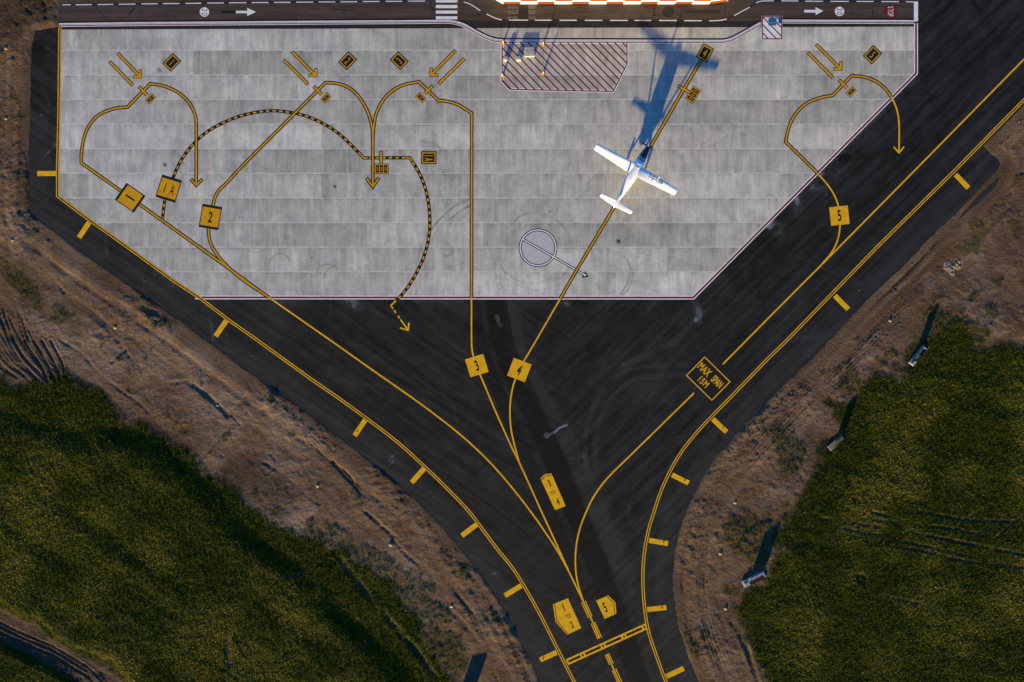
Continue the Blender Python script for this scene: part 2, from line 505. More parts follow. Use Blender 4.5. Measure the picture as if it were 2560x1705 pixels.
# bank in the west field whose far side falls away from the sun
bank = sdf(X, Y, [(-400, 1040), (-20, 1052), (70, 1066), (150, 1104), (240, 1112), (300, 1098), (380, 1120), (440, 1180), (600, 1330), (760, 1460), (900, 1600), (1010, 1704), (1010, 1900), (-400, 1900)])
Z += 0.34 * sm(0.5 - bank / 4.5) * (sdw < 0)
# rows of the sown crop
ang = R(-34)
rowc = (X * math.cos(ang + math.pi / 2) + Y * math.sin(ang + math.pi / 2)); rowl = X * math.cos(ang) + Y * math.sin(ang)
Z += np.where(sdw < 0, 0.13 * vnoise(rowl / 16, rowc / 2.6, 91) * sm(-sdw / 3), 0)
ang = R(-12)
rowc2 = (X * math.cos(ang + math.pi / 2) + Y * math.sin(ang + math.pi / 2)); rowl2 = X * math.cos(ang) + Y * math.sin(ang)
Z += np.where(sde < 0, 0.13 * vnoise(rowl2 / 18, rowc2 / 2.2, 92) * sm(-sde / 3), 0)
Z += cover * 0.04 * n_clod
Z = np.where((np.abs(X) > 96) | (np.abs(Y) > 66), np.where(edge > 0, 0.05, Z), Z)

Z = np.where((edge > 0.03) & (edge < 4), np.maximum(Z, 0.008 + 0.02 * sm(edge / 1.5)), Z)
grade = (vnoise(SD / 0.75, (X + 1.7 * Y) / 30, 401) + 0.7 * vnoise(SD / 1.9, (X + 1.7 * Y) / 22, 402)) * sm((9.5 - SD) / 4) * (SD > 0)
Z = Z + 0.075 * grade * sm((edge - .3) / 1.0) * (1 - .8 * np.maximum(gw, ge))
# damp, freshly moved earth and pale dried crust as stains of the soil; the top left corner is made darker
dark_soil = sm(0.5 - sdf(X, Y, [(-300, -300), (150, -300), (150, 62), (78, 92), (60, 108), (20, 118), (-300, 140)]) / 3.0 + 0.8 * n_mid)
for pts, w, a in (([(70, 760), (72, 640), (74, 300), (77, 110)], 26, .45), (offset_line(edge_w[3:11], -10), 22, .45), ([(1830, 1140), (1900, 1040), (2000, 950)], 0.1, 0),
                  ([(0, 800), (50, 870), (80, 930)], 60, .3), ([(600, 1190), (650, 1210), (690, 1250)], 56, 1.0), ([(370, 1075), (500, 1110), (540, 1120)], 26, .4),
                  ([(0, 1555), (120, 1625), (250, 1700)], 60, .5), ([(2040, 1110), (2060, 1140)], 50, .7), ([(2130, 890), (2060, 960), (2020, 1030)], 10, .2),
                  ([(2500, 470), (2540, 560), (2530, 640), (2560, 760)], 70, .35), ([(2380, 640), (2420, 690)], 60, .3), ([(2230, 770), (2300, 760)], 50, .35)):
    dark_soil = np.maximum(dark_soil, a * stroke(X, Y, pts, w, w * 0.9 + 1))
dark_soil = np.maximum(dark_soil, 0.8 * gap * (np.maximum(gw, ge) > .3)); cover = cover * (1 - 0.75 * gap)
dark_soil = np.maximum(dark_soil, 0.72 * sm(0.5 - sdt / 1.2))
pale = np.zeros_like(X)
for pts, w, a in (([(640, 1285), (760, 1310), (880, 1380), (1000, 1450), (1060, 1520)], 60, .8), ([(130, 800), (200, 860), (260, 900)], 70, .5),
                  ([(420, 900), (520, 960), (640, 1060), (720, 1150)], 90, .5), ([(30, 560), (90, 610), (150, 660)], 60, .45),
                  ([(2180, 900), (2215, 920), (2200, 930)], 30, .7), ([(2290, 690), (2310, 700)], 26, .7), ([(2050, 1040), (1990, 1110)], 40, .4),
                  ([(2440, 640), (2480, 700), (2460, 760)], 60, .4), ([(520, 1120), (620, 1190), (660, 1210)], 50, .45), ([(1950, 1240), (1940, 1260)], 40, .4),
                  ([(2250, 970), (2225, 1000)], 22, .7), ([(2410, 835), (2420, 870)], 16, .5)):
    pale = np.maximum(pale, a * stroke(X, Y, pts, w, w * 0.9))
pale = pale * sm(0.6 + 1.6 * n_mid)
# straggling straw-coloured weather of the crop, used by the ground below it and by the plants
straw = np.clip(sm(0.40 + 1.2 * fbm(X, Y, 6.0, 4, 120) + 0.9 * n_big) * (0.25 + 0.75 * np.maximum(sm(-sdw / 9), sm(-sde / 11))), 0, 1)

g = G("soil", 0.95, 0.1)
o = g.obj()
c1 = g.mix(g.rng(g.noise(o, 0.22, 6, 0.62, 0.6), 0.34, 0.66), (0.092, 0.053, 0.029), (0.156, 0.099, 0.061))
c1 = g.mix(g.rng(g.noise(g.mapping(o, (1, 1, 1), 0.6, (40, 0, 0)), 0.9, 6, 0.65, 0.8), 0.40, 0.72), c1, (0.104, 0.057, 0.030))
c1 = g.mix(g.attr("pale"), c1, (0.205, 0.145, 0.105))
c1 = g.scale(c1, g.rng(g.attr("grade"), -0.5, 0.5, 0.74, 1.26))
spk = g.noise(o, 1.9, 8, 0.82)
c1 = g.scale(c1, g.rng(spk, 0.3, 0.72, 0.76, 1.26))
c1 = g.mix(g.rng(g.noise(o, 4.7, 3, 0.7), 0.70, 0.76, 0.0, 0.55), c1, (0.24, 0.17, 0.12))
c1 = g.mix(g.math('MULTIPLY', g.attr("dark_soil"), 0.8), c1, g.scale(c1, 0.32))
gr = g.mix(g.rng(g.noise(o, 1.7, 5, 0.7), 0.35, 0.7), (0.009, 0.011, 0.001), (0.050, 0.048, 0.003))
gr = g.mix(g.math('MULTIPLY', g.attr("straw"), 0.5), gr, (0.07, 0.055, 0.012))
g.bump(g.noise(o, 2.6, 6, 0.72), 0.8, 0.11)
SOIL = g.col(g.mix(g.math('MULTIPLY', g.attr("cover"), 1.06, clamp=True), c1, gr))
ground = grid_mesh("ground", xs, ys, Z, dict(cover=cover, dark_soil=dark_soil, pale=pale, straw=straw, grade=grade), SOIL, keep=(SD > -2.0))
tag(ground, kind="structure")

# ------------------------------------------------------------------ asphalt
ax = np.arange(-96, 110.1, 0.22); ay = np.arange(-72, 66.1, 0.22)
AX, AY = np.meshgrid(ax, ay)
ASD = sdf(AX, AY, ASPHALT)
wear = np.zeros_like(AX); dark = np.zeros_like(AX)
shoulder = 1 - sm((-ASD - 2.6) / 1.4)
wear += 0.28 * shoulder * (AY < 40)
an = fbm(AX, AY, 2.5, 4, 140); an2 = fbm(AX, AY, 9, 3, 150)
def mark(pts, w, a, soft=None, grain=0.6, target="w"):
    global wear, dark
    s = stroke(AX, AY, spline(pts, 10), w, soft) * a * np.clip(1 + grain * 2.2 * an, 0, 2)
    if target == "w": wear = wear + s
    else: dark = np.maximum(dark, s)
tyre = [(1725, 915), (1640, 919), (1575, 928), (1535, 950), (1503, 985), (1483, 1030), (1468, 1080), (1466, 1130), (1474, 1180)]
for d in (0, 4, 8): mark(offset_line(tyre, d), 2.2, .34, 2)
tyre2 = [(1720, 940), (1640, 946), (1582, 955), (1548, 980), (1518, 1018), (1499, 1065), (1491, 1125), (1494, 1180)]
for d in (0, 4, 8): mark(offset_line(tyre2, d), 2.2, .32, 2)
mark([(1600, 965), (1660, 985), (1730, 960)], 40, .16, 24)
mark([(835, 950), (1000, 972), (1150, 990), (1285, 1012)], 3, .26, 3)
mark([(1280, 780), (1292, 860), (1330, 950), (1380, 1040), (1430, 1120), (1500, 1290), (1555, 1420)], 30, .34, 12, .25)
mark([(1500, 1270), (1545, 1380), (1560, 1460)], 40, .2, 22, .25)
mark([(1640, 1290), (1618, 1400), (1610, 1500), (1650, 1690), (1700, 1860)], 60, .14, 22)
mark([(1240, 760), (1262, 870), (1300, 960), (1360, 1090), (1430, 1260), (1515, 1470), (1600, 1704)], 50, .8, 4, .15, "d")
mark([(1185, 760), (1200, 850), (1225, 930), (1290, 1080), (1380, 1290), (1440, 1430)], 26, .6, 5, .2, "d")
mark([(1365, 1087), (1368, 1091)], 7, 2.6, 4, .2)
mark([(1370, 1088), (1388, 1080), (1398, 1070), (1417, 1063)], 3.2, 2.4, 2, .2)
mark([(1243, 792), (1247, 808), (1252, 814)], 6, 1.5, 5, .5)
mark([(1405, 750), (1418, 762)], 9, .8, 6, 1); mark([(1478, 748), (1490, 770)], 14, .5, 12, 1); mark([(872, 750), (898, 768)], 12, .6, 10, 1)
mark([(1735, 750), (1748, 785), (1745, 800)], 10, .55, 10, 1); mark([(1735, 800), (1690, 850), (1640, 880), (1560, 912)], 7, .4, 9, .8)
for a, b, w in (((2055, 440), (2085, 445), 12), ((2040, 470), (2050, 480), 16), ((2100, 428), (2118, 432), 8), ((1985, 500), (2000, 545), 14), ((1930, 560), (1945, 575), 16), ((2360, 620), (2370, 640), 8)):
    mark([a, ((a[0] + b[0]) / 2 + 3, (a[1] + b[1]) / 2), b], w * .8, 1.1, w, 1.4)
for cxy, r, a0, a1 in (((2285, 195), 32, 10, 170), ((2290, 190), 48, 20, 160), ((2300, 180), 78, 40, 150), ((2230, 470), 44, -70, 60), ((1830, 770), 78, -30, 100), ((1700, 720), 96, 10, 80)):
    arc = [(cxy[0] + r * math.cos(R(t)), cxy[1] + r * math.sin(R(t))) for t in np.linspace(a0, a1, 9)]
    mark(arc, 2.5, .55, 3, .4, "d")
for a, b in (((2430, 0), (2500, 120)), ((2400, 180), (2560, 20)), ((2470, 160), (2395, 290)), ((2280, 330), (2480, 150)), ((2340, 0), (2330, 60))):
    mark([a, ((a[0] + b[0]) / 2 + 8, (a[1] + b[1]) / 2), b], 5, .4, 6, .6, "d")
mark([(2105, 397), (2118, 393)], 14, 1.0, 7, .1, "d"); mark([(2120, 396), (2160, 390)], 8, .45, 10, .5, "d")
mark([(95, 120), (98, 150)], 22, .8, 14, .3, "d"); mark([(120, 160), (118, 180)], 14, .6, 10, .3, "d"); mark([(1797, 1093), (1799, 1098)], 8, .9, 3, .1, "d")
for pts in ([(965, 1120), (985, 1150), (975, 1165)], [(990, 1135), (970, 1150), (1000, 1160)], [(1010, 1100), (1022, 1120)], [(1080, 1240), (1084, 1245)], [(1232, 1435), (1245, 1430)],
            [(85, 530), (110, 505), (130, 485)], [(80, 520), (105, 508), (118, 495)], [(110, 215), (118, 250), (125, 265)], [(112, 390), (140, 360)], [(352, 690), (362, 705), (358, 720)], [(262, 585), (270, 640), (285, 660)],
            [(355, 655), (360, 695)], [(515, 760), (530, 820), (532, 850)], [(1760, 1040), (1770, 1075)], [(2210, 1140), (2260, 1150)]):
    mark(pts, 2.4, .5, 3, 1)
mark([(1920, 850), (2000, 845), (2080, 838)], 5, .25, 5); mark([(1990, 640), (2180, 720), (2250, 735)], 2, .3, 3)
apd = sdf(AX, AY, [(149, 74), (2288, 66.5), (2290, 183), (1732, 744), (500, 743), (145, 490), (147, 300)])
wear += np.where(apd > 0, np.exp(-apd / 1.6), 0) * sm((an + 0.6 * an2) * 2.2) * 0.75
wear += np.clip(an2, 0, 1) * 0.3
rr = np.random.default_rng(77)
for k in range(46):                                          # stray tyre scuffs across the taxiway
    x0, y0 = rr.uniform(560, 1900), rr.uniform(760, 1250); th = rr.uniform(0, math.pi); L_ = rr.uniform(60, 260); bend = rr.uniform(-.5, .5)
    p3 = [(x0 + L_ * t * math.cos(th + bend * t), y0 + L_ * t * math.sin(th + bend * t)) for t in (-.5, -.2, .2, .5)]
    mark(p3, 1.8, rr.uniform(.08, .24), 2.2, 1.0)
for k in range(26):
    x0, y0 = rr.uniform(1900, 2540), rr.uniform(20, 560); th = rr.uniform(-1.2, -.3); L_ = rr.uniform(60, 220); bend = rr.uniform(-.7, .7)
    p3 = [(x0 + L_ * t * math.cos(th + bend * t), y0 + L_ * t * math.sin(th + bend * t)) for t in (-.5, -.2, .2, .5)]
    mark(p3, 2.2, rr.uniform(.2, .45), 2.5, .8, "d")
g = G("asphalt", 0.88, 0.18)
o = g.obj()
s1 = g.noise(g.mapping(o, (0.06, 0.9, 1), R(35)), 1.0, 6, 0.6, 0.3)      # roller streaks, both taxiway directions
s2 = g.noise(g.mapping(o, (0.06, 0.9, 1), R(-44), (9, 3, 0)), 1.0, 6, 0.6, 0.3)
side = g.rng(g.xyz(o)[0], -2.0, 14.0)
st = g.math('ADD', g.math('MULTIPLY', s1, g.math('SUBTRACT', 1.0, side)), g.math('MULTIPLY', s2, side))
blot = g.noise(o, 0.35, 6, 0.65)
lvl = g.math('ADD', g.rng(st, 0.38, 0.68, 0.0, 0.62), g.rng(blot, 0.40, 0.72, 0.0, 0.36))
lvl = g.math('ADD', lvl, g.attr("wear"))
c = g.mix(lvl, (0.0030, 0.0027, 0.0025), (0.0262, 0.0260, 0.0270))
c = g.mix(g.rng(g.attr("wear"), 0.75, 1.7, 0.0, 0.8), c, (0.15, 0.17, 0.20))
c = g.scale(c, g.math('SUBTRACT', 1.0, g.math('MULTIPLY', g.attr("dark"), 0.80)))
c = g.scale(c, g.rng(g.noise(o, 7.0, 4, 0.8), 0.3, 0.7, 0.78, 1.22))
ASPHALT_M = g.col(c)
o_as = grid_mesh("taxiway", ax, ay, 0.0, dict(wear=wear, dark=dark), ASPHALT_M, keep=(ASD < 1.6))
tag(o_as, kind="structure")

# apron-side dark verge and the browner service road
def sheet(name, pts, z, mat):
    mb = MB(); mb.poly(pts, z); return tag(mb.build(name, mat), kind="structure")
g = G("old_road_asphalt", 0.9, 0.15)
o = g.obj()
c = g.mix(g.rng(g.noise(g.mapping(o, (0.08, 1.1, 1)), 1.0, 6, 0.62, 0.4), 0.33, 0.68), (0.036, 0.026, 0.021), (0.074, 0.055, 0.046))
c = g.mix(g.rng(g.noise(o, 0.7, 6, 0.7), 0.56, 0.74), c, (0.026, 0.022, 0.022))
c = g.mix(g.rng(g.noise(o, 4.0, 4, 0.8), 0.62, 0.75, 0, .5), c, (0.13, 0.105, 0.088))
vor = g.n("ShaderNodeTexVoronoi", feature='DISTANCE_TO_EDGE'); g.put(vor.inputs["Vector"], g.mapping(g.comb(*[g.math('ADD', a, g.math('MULTIPLY', g.noise(o, 0.8, 4), 1.6)) for a in g.xyz(o)[:2]]), (0.10, 0.22, 1)))
vor.inputs["Scale"].default_value = 1.0
crk = g.math('MULTIPLY', g.rng(vor.outputs["Distance"], 0.004, 0.014, 1.0, 0.0), g.rng(g.noise(o, 0.3, 3), 0.5, 0.6))
ROAD = g.col(g.mix(crk, c, (0.012, 0.010, 0.009)))
sheet("service_road", [(146, -90), (146, 58), (560, 54.5), (1000, 52), (1120, 51), (1290, 53), (1830, 53), (1905, 52), (2290, 53), (2296, 52), (2296, -90)], 0.002, ROAD)
g = G("verge_asphalt", 0.9, 0.15)
o = g.obj()
c = g.mix(g.rng(g.noise(g.mapping(o, (0.4, 1.6, 1)), 1.0, 6, 0.65), 0.3, 0.7), (0.011, 0.010, 0.010), (0.030, 0.026, 0.025))
VERGE = g.col(c)
sheet("road_verge", [(150, 63), (560, 59), (1000, 56), (1140, 50), (1290, 52.5), (1860, 52.5), (1905, 51), (2286, 55), (2286, 74), (150, 82)], 0.004, VERGE)

# ------------------------------------------------------------------ concrete apron
APRON = [(149, 74), (800, 69.5), (1140, 69), (1860, 68.5), (1862, 65.5), (2288, 66.5), (2290, 183), (1732, 744), (500, 743), (145, 490), (147, 300)]
cx_ = np.arange(-80.2, 71.2, 0.2); cy_ = np.arange(7.2, 55.4, 0.2)
QX, QY = np.meshgrid(cx_, cy_)
scuff = np.zeros_like(QX)
qn = fbm(QX, QY, 1.5, 3, 170)
def scf(pts, w, a, soft=2.5):
    global scuff
    scuff = np.maximum(scuff, stroke(QX, QY, spline(pts, 8), w, soft) * a * np.clip(0.8 + 1.6 * qn, 0.1, 1.6))
for pts, a in (([(1047, 640), (1060, 600), (1085, 565), (1118, 530), (1150, 508), (1178, 496)], .34), ([(1075, 612), (1095, 575), (1125, 548), (1160, 522), (1180, 512)], .3),
               ([(1046, 640), (1041, 680), (1040, 745)], .3), ([(1065, 630), (1062, 690), (1063, 745)], .3), ([(1560, 640), (1575, 665), (1572, 700), (1548, 742)], .28),
               ([(1584, 680), (1572, 720), (1553, 742)], .25), ([(390, 216), (408, 226), (424, 240)], .2), ([(1050, 352), (1080, 358), (1105, 372)], .16), ([(1280, 560), (1300, 540), (1330, 531)], .2)):
    scf(pts, 2.0, a)
for c_, r, a0, a1, a in (((1335, 628), 96, -110, 40, .22), ((1330, 616), 92, 60, 150, .2), ((1345, 626), 100, 40, 120, .16), ((820, 690), 30, 180, 330, .3), ((700, 660), 26, 190, 340, .25), ((850, 700), 40, 190, 330, .25), ((690, 690), 22, 180, 320, .22), ((1118, 628), 12, 0, 150, .25), ((1250, 716), 6, 0, 330, .25)):
    scf([(c_[0] + r * math.cos(R(t)), c_[1] + r * math.sin(R(t))) for t in np.linspace(a0, a1, 9)], 1.8, a)
for px, py, w, a in ((397, 172, 6, .55), (409, 150, 8, .4), (1546, 602, 5, .7), (837, 465, 4, .7), (912, 458, 3, .6), (1859, 334, 5, .6), (1503, 148, 3, .9), (780, 644, 3, .7), (1374, 528, 3, .5), (412, 410, 5, .5), (458, 408, 3, .5), (565, 345, 14, .18), (1150, 230, 22, .14), (1398, 196, 6, .3), (1110, 434, 6, .3), (812, 494, 6, .35), (1586, 202, 4, .5), (903, 525, 9, .25), (1500, 715, 14, .14), (1283, 581, 4, .4), (1338, 645, 3, .4), (2011, 72, 30, .1)):
    scf([(px - 1, py), (px + 1, py + w * .5)], w, a, w * .7)
for k in range(9):
    x0 = 1494 + (k % 3) * 7 + (k // 3) * 5; y0 = 126 + (k % 4) * 7
    scf([(x0, y0 + 20), (x0 + 8, y0)], 1.2, .3, 1.5)
scf([(330, 530), (345, 538), (356, 540)], 1, .0)
g = G("apron_concrete", 0.9, 0.2)
o = g.obj()
ox, oy, oz = g.xyz(o)
PY, PX = 61.5 / PPM, 61.0 / PPM
v = g.math('DIVIDE', g.math('SUBTRACT', oy, (CY - 126.0) / PPM), PY)
u = g.math('DIVIDE', g.math('SUBTRACT', ox, (929.0 - CX) / PPM), PX)
wob = g.math('MULTIPLY', g.math('SUBTRACT', g.noise(o, 0.5, 3), 0.5), 0.03)
v = g.math('ADD', v, wob); u = g.math('ADD', u, wob)
row, colm = g.math('FLOOR', v), g.math('FLOOR', u)
fv, fu = g.math('SUBTRACT', v, row), g.math('SUBTRACT', u, colm)
t_row = g.white(g.comb(row, 3.7, 1.1))
t_pan = g.white(g.comb(g.math('FLOOR', g.math('MULTIPLY', g.math('ADD', u, g.math('MULTIPLY', t_row, 7.0)), 0.21)), row, 9.0))
t_slab = g.white(g.comb(colm, row, 4.0))
strk = g.noise(g.comb(g.math('MULTIPLY', ox, 0.85), g.math('ADD', g.math('MULTIPLY', row, 7.31), g.math('MULTIPLY', oy, 0.09))), 1.0, 5, 0.68)
fine = g.noise(g.comb(g.math('MULTIPLY', ox, 5.5), g.math('MULTIPLY', oy, 0.55), row), 1.0, 4, 0.7)
strk_h = g.noise(g.comb(g.math('MULTIPLY', ox, 0.5), g.math('MULTIPLY', oy, 2.6)), 1.0, 3, 0.6)
blot = g.noise(o, 0.32, 7, 0.62, 0.4)
val = g.rng(t_row, 0, 1, 0.92, 1.06)
for t, lo, hi, a, b in ((t_pan, 0, 1, 0.80, 1.13), (t_slab, 0, 1, 0.93, 1.06), (strk, 0.32, 0.68, 0.79, 1.21), (fine, 0.3, 0.7, 0.94, 1.06), (strk_h, 0.3, 0.7, 0.98, 1.02), (blot, 0.32, 0.68, 0.83, 1.18), (g.noise(g.mapping(o, (1, 1, 1), 1.1, (5, 9, 0)), 1.4, 6, 0.7), 0.32, 0.7, 0.90, 1.08)):
    val = g.math('MULTIPLY', val, g.rng(t, lo, hi, a, b))
tint = g.math('ADD', g.rng(ox, -70, 60, 0.0, 0.75), g.rng(g.noise(o, 0.16, 4), 0.35, 0.65, -0.3, 0.3), clamp=True)
cc = g.mix(tint, (0.412, 0.398, 0.366), (0.440, 0.404, 0.346))
cc = g.scale(cc, val)
rust = g.rng(g.noise(g.mapping(o, (1, 0.35, 1), 0, (13, 0, 0)), 0.8, 5, 0.7), 0.60, 0.76, 0.0, 0.30)
cc = g.mix(rust, cc, (0.27, 0.215, 0.165))
# joints: pale poured edges along the lanes, thin sawn cuts across
near_v = g.math('MULTIPLY', g.math('MINIMUM', fv, g.math('SUBTRACT', 1.0, fv)), PY)
near_u = g.math('MULTIPLY', g.math('MINIMUM', fu, g.math('SUBTRACT', 1.0, fu)), PX)
jv = g.math('MULTIPLY', g.rng(near_v, 0.07, 0.17, 1.0, 0.0), g.rng(g.noise(g.mapping(o, (1, 0.02, 1)), 0.4, 4, 0.7), 0.34, 0.6, 0.15, 0.95))
cc = g.mix(g.math('MULTIPLY', jv, 0.85), cc, (0.56, 0.53, 0.49))
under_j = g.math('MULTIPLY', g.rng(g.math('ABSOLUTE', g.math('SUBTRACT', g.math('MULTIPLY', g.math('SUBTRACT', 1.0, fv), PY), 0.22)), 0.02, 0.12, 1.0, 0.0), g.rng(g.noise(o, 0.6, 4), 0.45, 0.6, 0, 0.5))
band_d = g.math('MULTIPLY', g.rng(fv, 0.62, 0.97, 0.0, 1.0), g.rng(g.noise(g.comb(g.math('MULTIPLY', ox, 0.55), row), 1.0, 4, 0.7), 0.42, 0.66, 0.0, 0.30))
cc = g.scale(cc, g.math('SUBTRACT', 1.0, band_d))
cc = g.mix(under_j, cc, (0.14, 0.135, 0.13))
ju = g.rng(near_u, 0.03, 0.10, 1.0, 0.0)
vis = g.noise(g.comb(g.math('MULTIPLY', colm, 3.3), g.math('ADD', g.math('MULTIPLY', row, 5.7), g.math('MULTIPLY', fv, 0.5))), 1.0, 2)
cc = g.mix(g.math('MULTIPLY', ju, g.rng(vis, 0.48, 0.62, 0.0, 0.5)), cc, (0.56, 0.55, 0.55))
cc = g.mix(g.math('MULTIPLY', g.rng(near_u, 0.012, 0.04, 1.0, 0.0), g.rng(vis, 0.38, 0.5, 0.45, 0.0)), cc, (0.17, 0.165, 0.16))
cc = g.scale(cc, g.math('SUBTRACT', 1.0, g.attr("scuff")))
oil = g.rng(g.noise(g.mapping(o, (1, 1, 1), 0.3, (71, 20, 0)), 0.42, 7, 0.72), 0.66, 0.80, 0.0, 0.45)
cc = g.mix(oil, cc, (0.13, 0.12, 0.105))
edge_d = g.rng(g.noise(o, 0.9, 4), 0.3, 0.7, -0.2, 0.2)
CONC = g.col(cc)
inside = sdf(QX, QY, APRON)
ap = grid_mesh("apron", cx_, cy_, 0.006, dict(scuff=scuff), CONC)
import bmesh
bm = bmesh.new(); bm.from_mesh(ap.data)
ring = [(149, 74), (2288, 66.5), (2290, 183), (1732, 744), (500, 743), (145, 490), (147, 300)]
for i in range(len(ring)):
    a, b = Vector((*W(*ring[i]), 0)), Vector((*W(*ring[(i + 1) % len(ring)]), 0))
    d = b - a
    nrm = Vector((-d.y, d.x, 0)).normalized()               # outlines run clockwise in the plan, so this points out
    bmesh.ops.bisect_plane(bm, geom=bm.verts[:] + bm.edges[:] + bm.faces[:], plane_co=a, plane_no=nrm, clear_outer=True, dist=1e-5)
bm.to_mesh(ap.data); bm.free()
tag(ap, kind="structure")

# ------------------------------------------------------------------ ground paint
def PZ(k): return 0.0072 + 0.0004 * k
def onconc(p):
    """True where a photo point lies on the concrete."""
    return float(sdf(np.array([W(*p)[0]]), np.array([W(*p)[1]]), APRON)[0]) < 0.0

CONC_SD = None
def split_conc(pts):
    """Split a dense polyline into runs on and off the concrete."""
    P = np.array([W(*p) for p in pts])
    ins = sdf(P[:, 0], P[:, 1], APRON) < 0
    runs, i = [], 0
    while i < len(pts) - 1:
        j = i
        while j < len(pts) - 1 and ins[j] == ins[i]: j += 1
        runs.append((bool(ins[i]), pts[i:j + 1])); i = j
    return runs

def dense(pts, step=4.0):
    P, d = along(pts)
    t = sorted(set(list(np.arange(0, d[-1], step)) + list(d)))
    t = [t[0]] + [b for a, b in zip(t, t[1:]) if b - a > 0.05]
    return [(float(np.interp(q, d, P[:, 0])), float(np.interp(q, d, P[:, 1]))) for q in t]

LK = [0]
def guide_line(pieces, label, w=3.9, ow=9.3, heads=(), smooth=True):
    """A yellow guide line; a black casing where it crosses the concrete."""
    LK[0] += 1
    zb, zy = PZ(3) + LK[0] * 0.0001, PZ(7) + LK[0] * 0.0001
    mb = MB()
    full = []
    for p in pieces:
        full += p if not full else p[1:]
    full = dense(full)
    for on, run in split_conc(full):
        if on:
            mb.cur = 1; mb.ribbon(run, ow, zb)
        mb.cur = 2 if on else 0
        mb.ribbon(run, w, zy)
    for tip, a, b in heads:
        on = onconc(tip)
        if on:
            mb.cur = 1
            da = np.array(a) - np.array(tip); db = np.array(b) - np.array(tip)
            ea = tuple(np.array(a) + da / np.linalg.norm(da) * 2); eb = tuple(np.array(b) + db / np.linalg.norm(db) * 2)
            mb.ribbon([ea, tip, eb], ow, zb + 0.00005)
        mb.cur = 2 if on else 0
        mb.ribbon([a, tip, b], w, zy + 0.00005)
    return lone(mb, "guide_line", [YEL_A, BLK, YEL_C], label, "ground marking", "yellow guide lines to the stands")

# edge of the concrete: white, red, white
B_TOP = spline([(147, 64.5), (350, 62), (560, 60.4), (800, 58.4), (1000, 57.2), (1105, 56.2)]) + spline([(1112, 56.2), (1128, 57), (1156, 64), (1184, 79.5), (1211, 94), (1236, 102.6), (1258, 105.2), (1290, 105.4)])
B_TOP2 = [(1500, 105.6), (1795, 106)] + spline([(1803, 106), (1816, 105), (1834, 99), (1856, 87.5)]) + [(1904, 60.5)]
B_TOP = B_TOP + B_TOP2
zw, zr = PZ(1), PZ(2)
mb = MB()
pth = [(487, 743.5), (1733, 744), (2290, 183), (2290, 58)]
mb.cur = 0; mb.ribbon(pth, 9.6, zw)
mb.cur = 1; mb.ribbon(pth, 4.6, zr)
lone(mb, "boundary_line", [WHT, RED], "red line edged in white round the lower and right edges of the concrete", "ground marking")
for path, lab in ((B_TOP, "thin red line edged in white along the road, bending round the hatched box"), ([(1956, 55.6), (2120, 56.2), (2286, 57)], "short red and white line from the small red-striped square to the right corner")):
    mb = MB()
    mb.cur = 2; mb.ribbon(path, 9.0, PZ(0.5), off=-6)
    mb.cur = 0; mb.ribbon(path, 5.6, zw); mb.ribbon(path, 2.6, zw, off=-5.2)
    mb.cur = 1; mb.ribbon(path, 2.4, zr)
    lone(mb, "boundary_line", [WHT, RED, BLK], lab, "ground marking")

# double yellow edge lines
DW = [(150, 66), (147, 300), (144, 426), (144, 490)]
DW2 = [(217, 545), (326, 623), (435, 702.5), (497, 743), (570.6, 799), (640, 848), (776, 946.5), (845, 994)]
DW3 = spline([(845, 994), (911.7, 1042.6), (993, 1104.7), (1061, 1166), (1115.5, 1219), (1172, 1278), (1210.6, 1329), (1246, 1376), (1280, 1418), (1307, 1460), (1340, 1517), (1369.7, 1574), (1399.6, 1634), (1435, 1704), (1530, 1890)])
DE = [(2640, 169), (2557, 252.7), (2387, 426), (2191.7, 618.5), (1966, 852), (1918.6, 898)]
DE2 = spline([(1918.6, 898), (1823.5, 996), (1782.7, 1037.5), (1742, 1081), (1704, 1129), (1674, 1180), (1652, 1229), (1635.5, 1278), (1622, 1322), (1613, 1367.7), (1608, 1414), (1607.4, 1463), (1610.7, 1511), (1615.6, 1550), (1623.8, 1588), (1638.7, 1633), (1664.5, 1704), (1735, 1890)])
for pth, lab in ((DW + DW2 + DW3[1:], "double yellow line down the left side of the taxiway"), (DE + DE2[1:], "double yellow line down the right side of the taxiway")):
    mb = MB()
    mb.cur = 1; mb.ribbon(pth, 8.4, PZ(4))
    mb.cur = 0; mb.ribbon(pth, 2.3, PZ(5), off=2.7); mb.ribbon(pth, 2.3, PZ(5), off=-2.7)
    lone(mb, "edge_line", [YEL_A, BLK], lab, "ground marking")

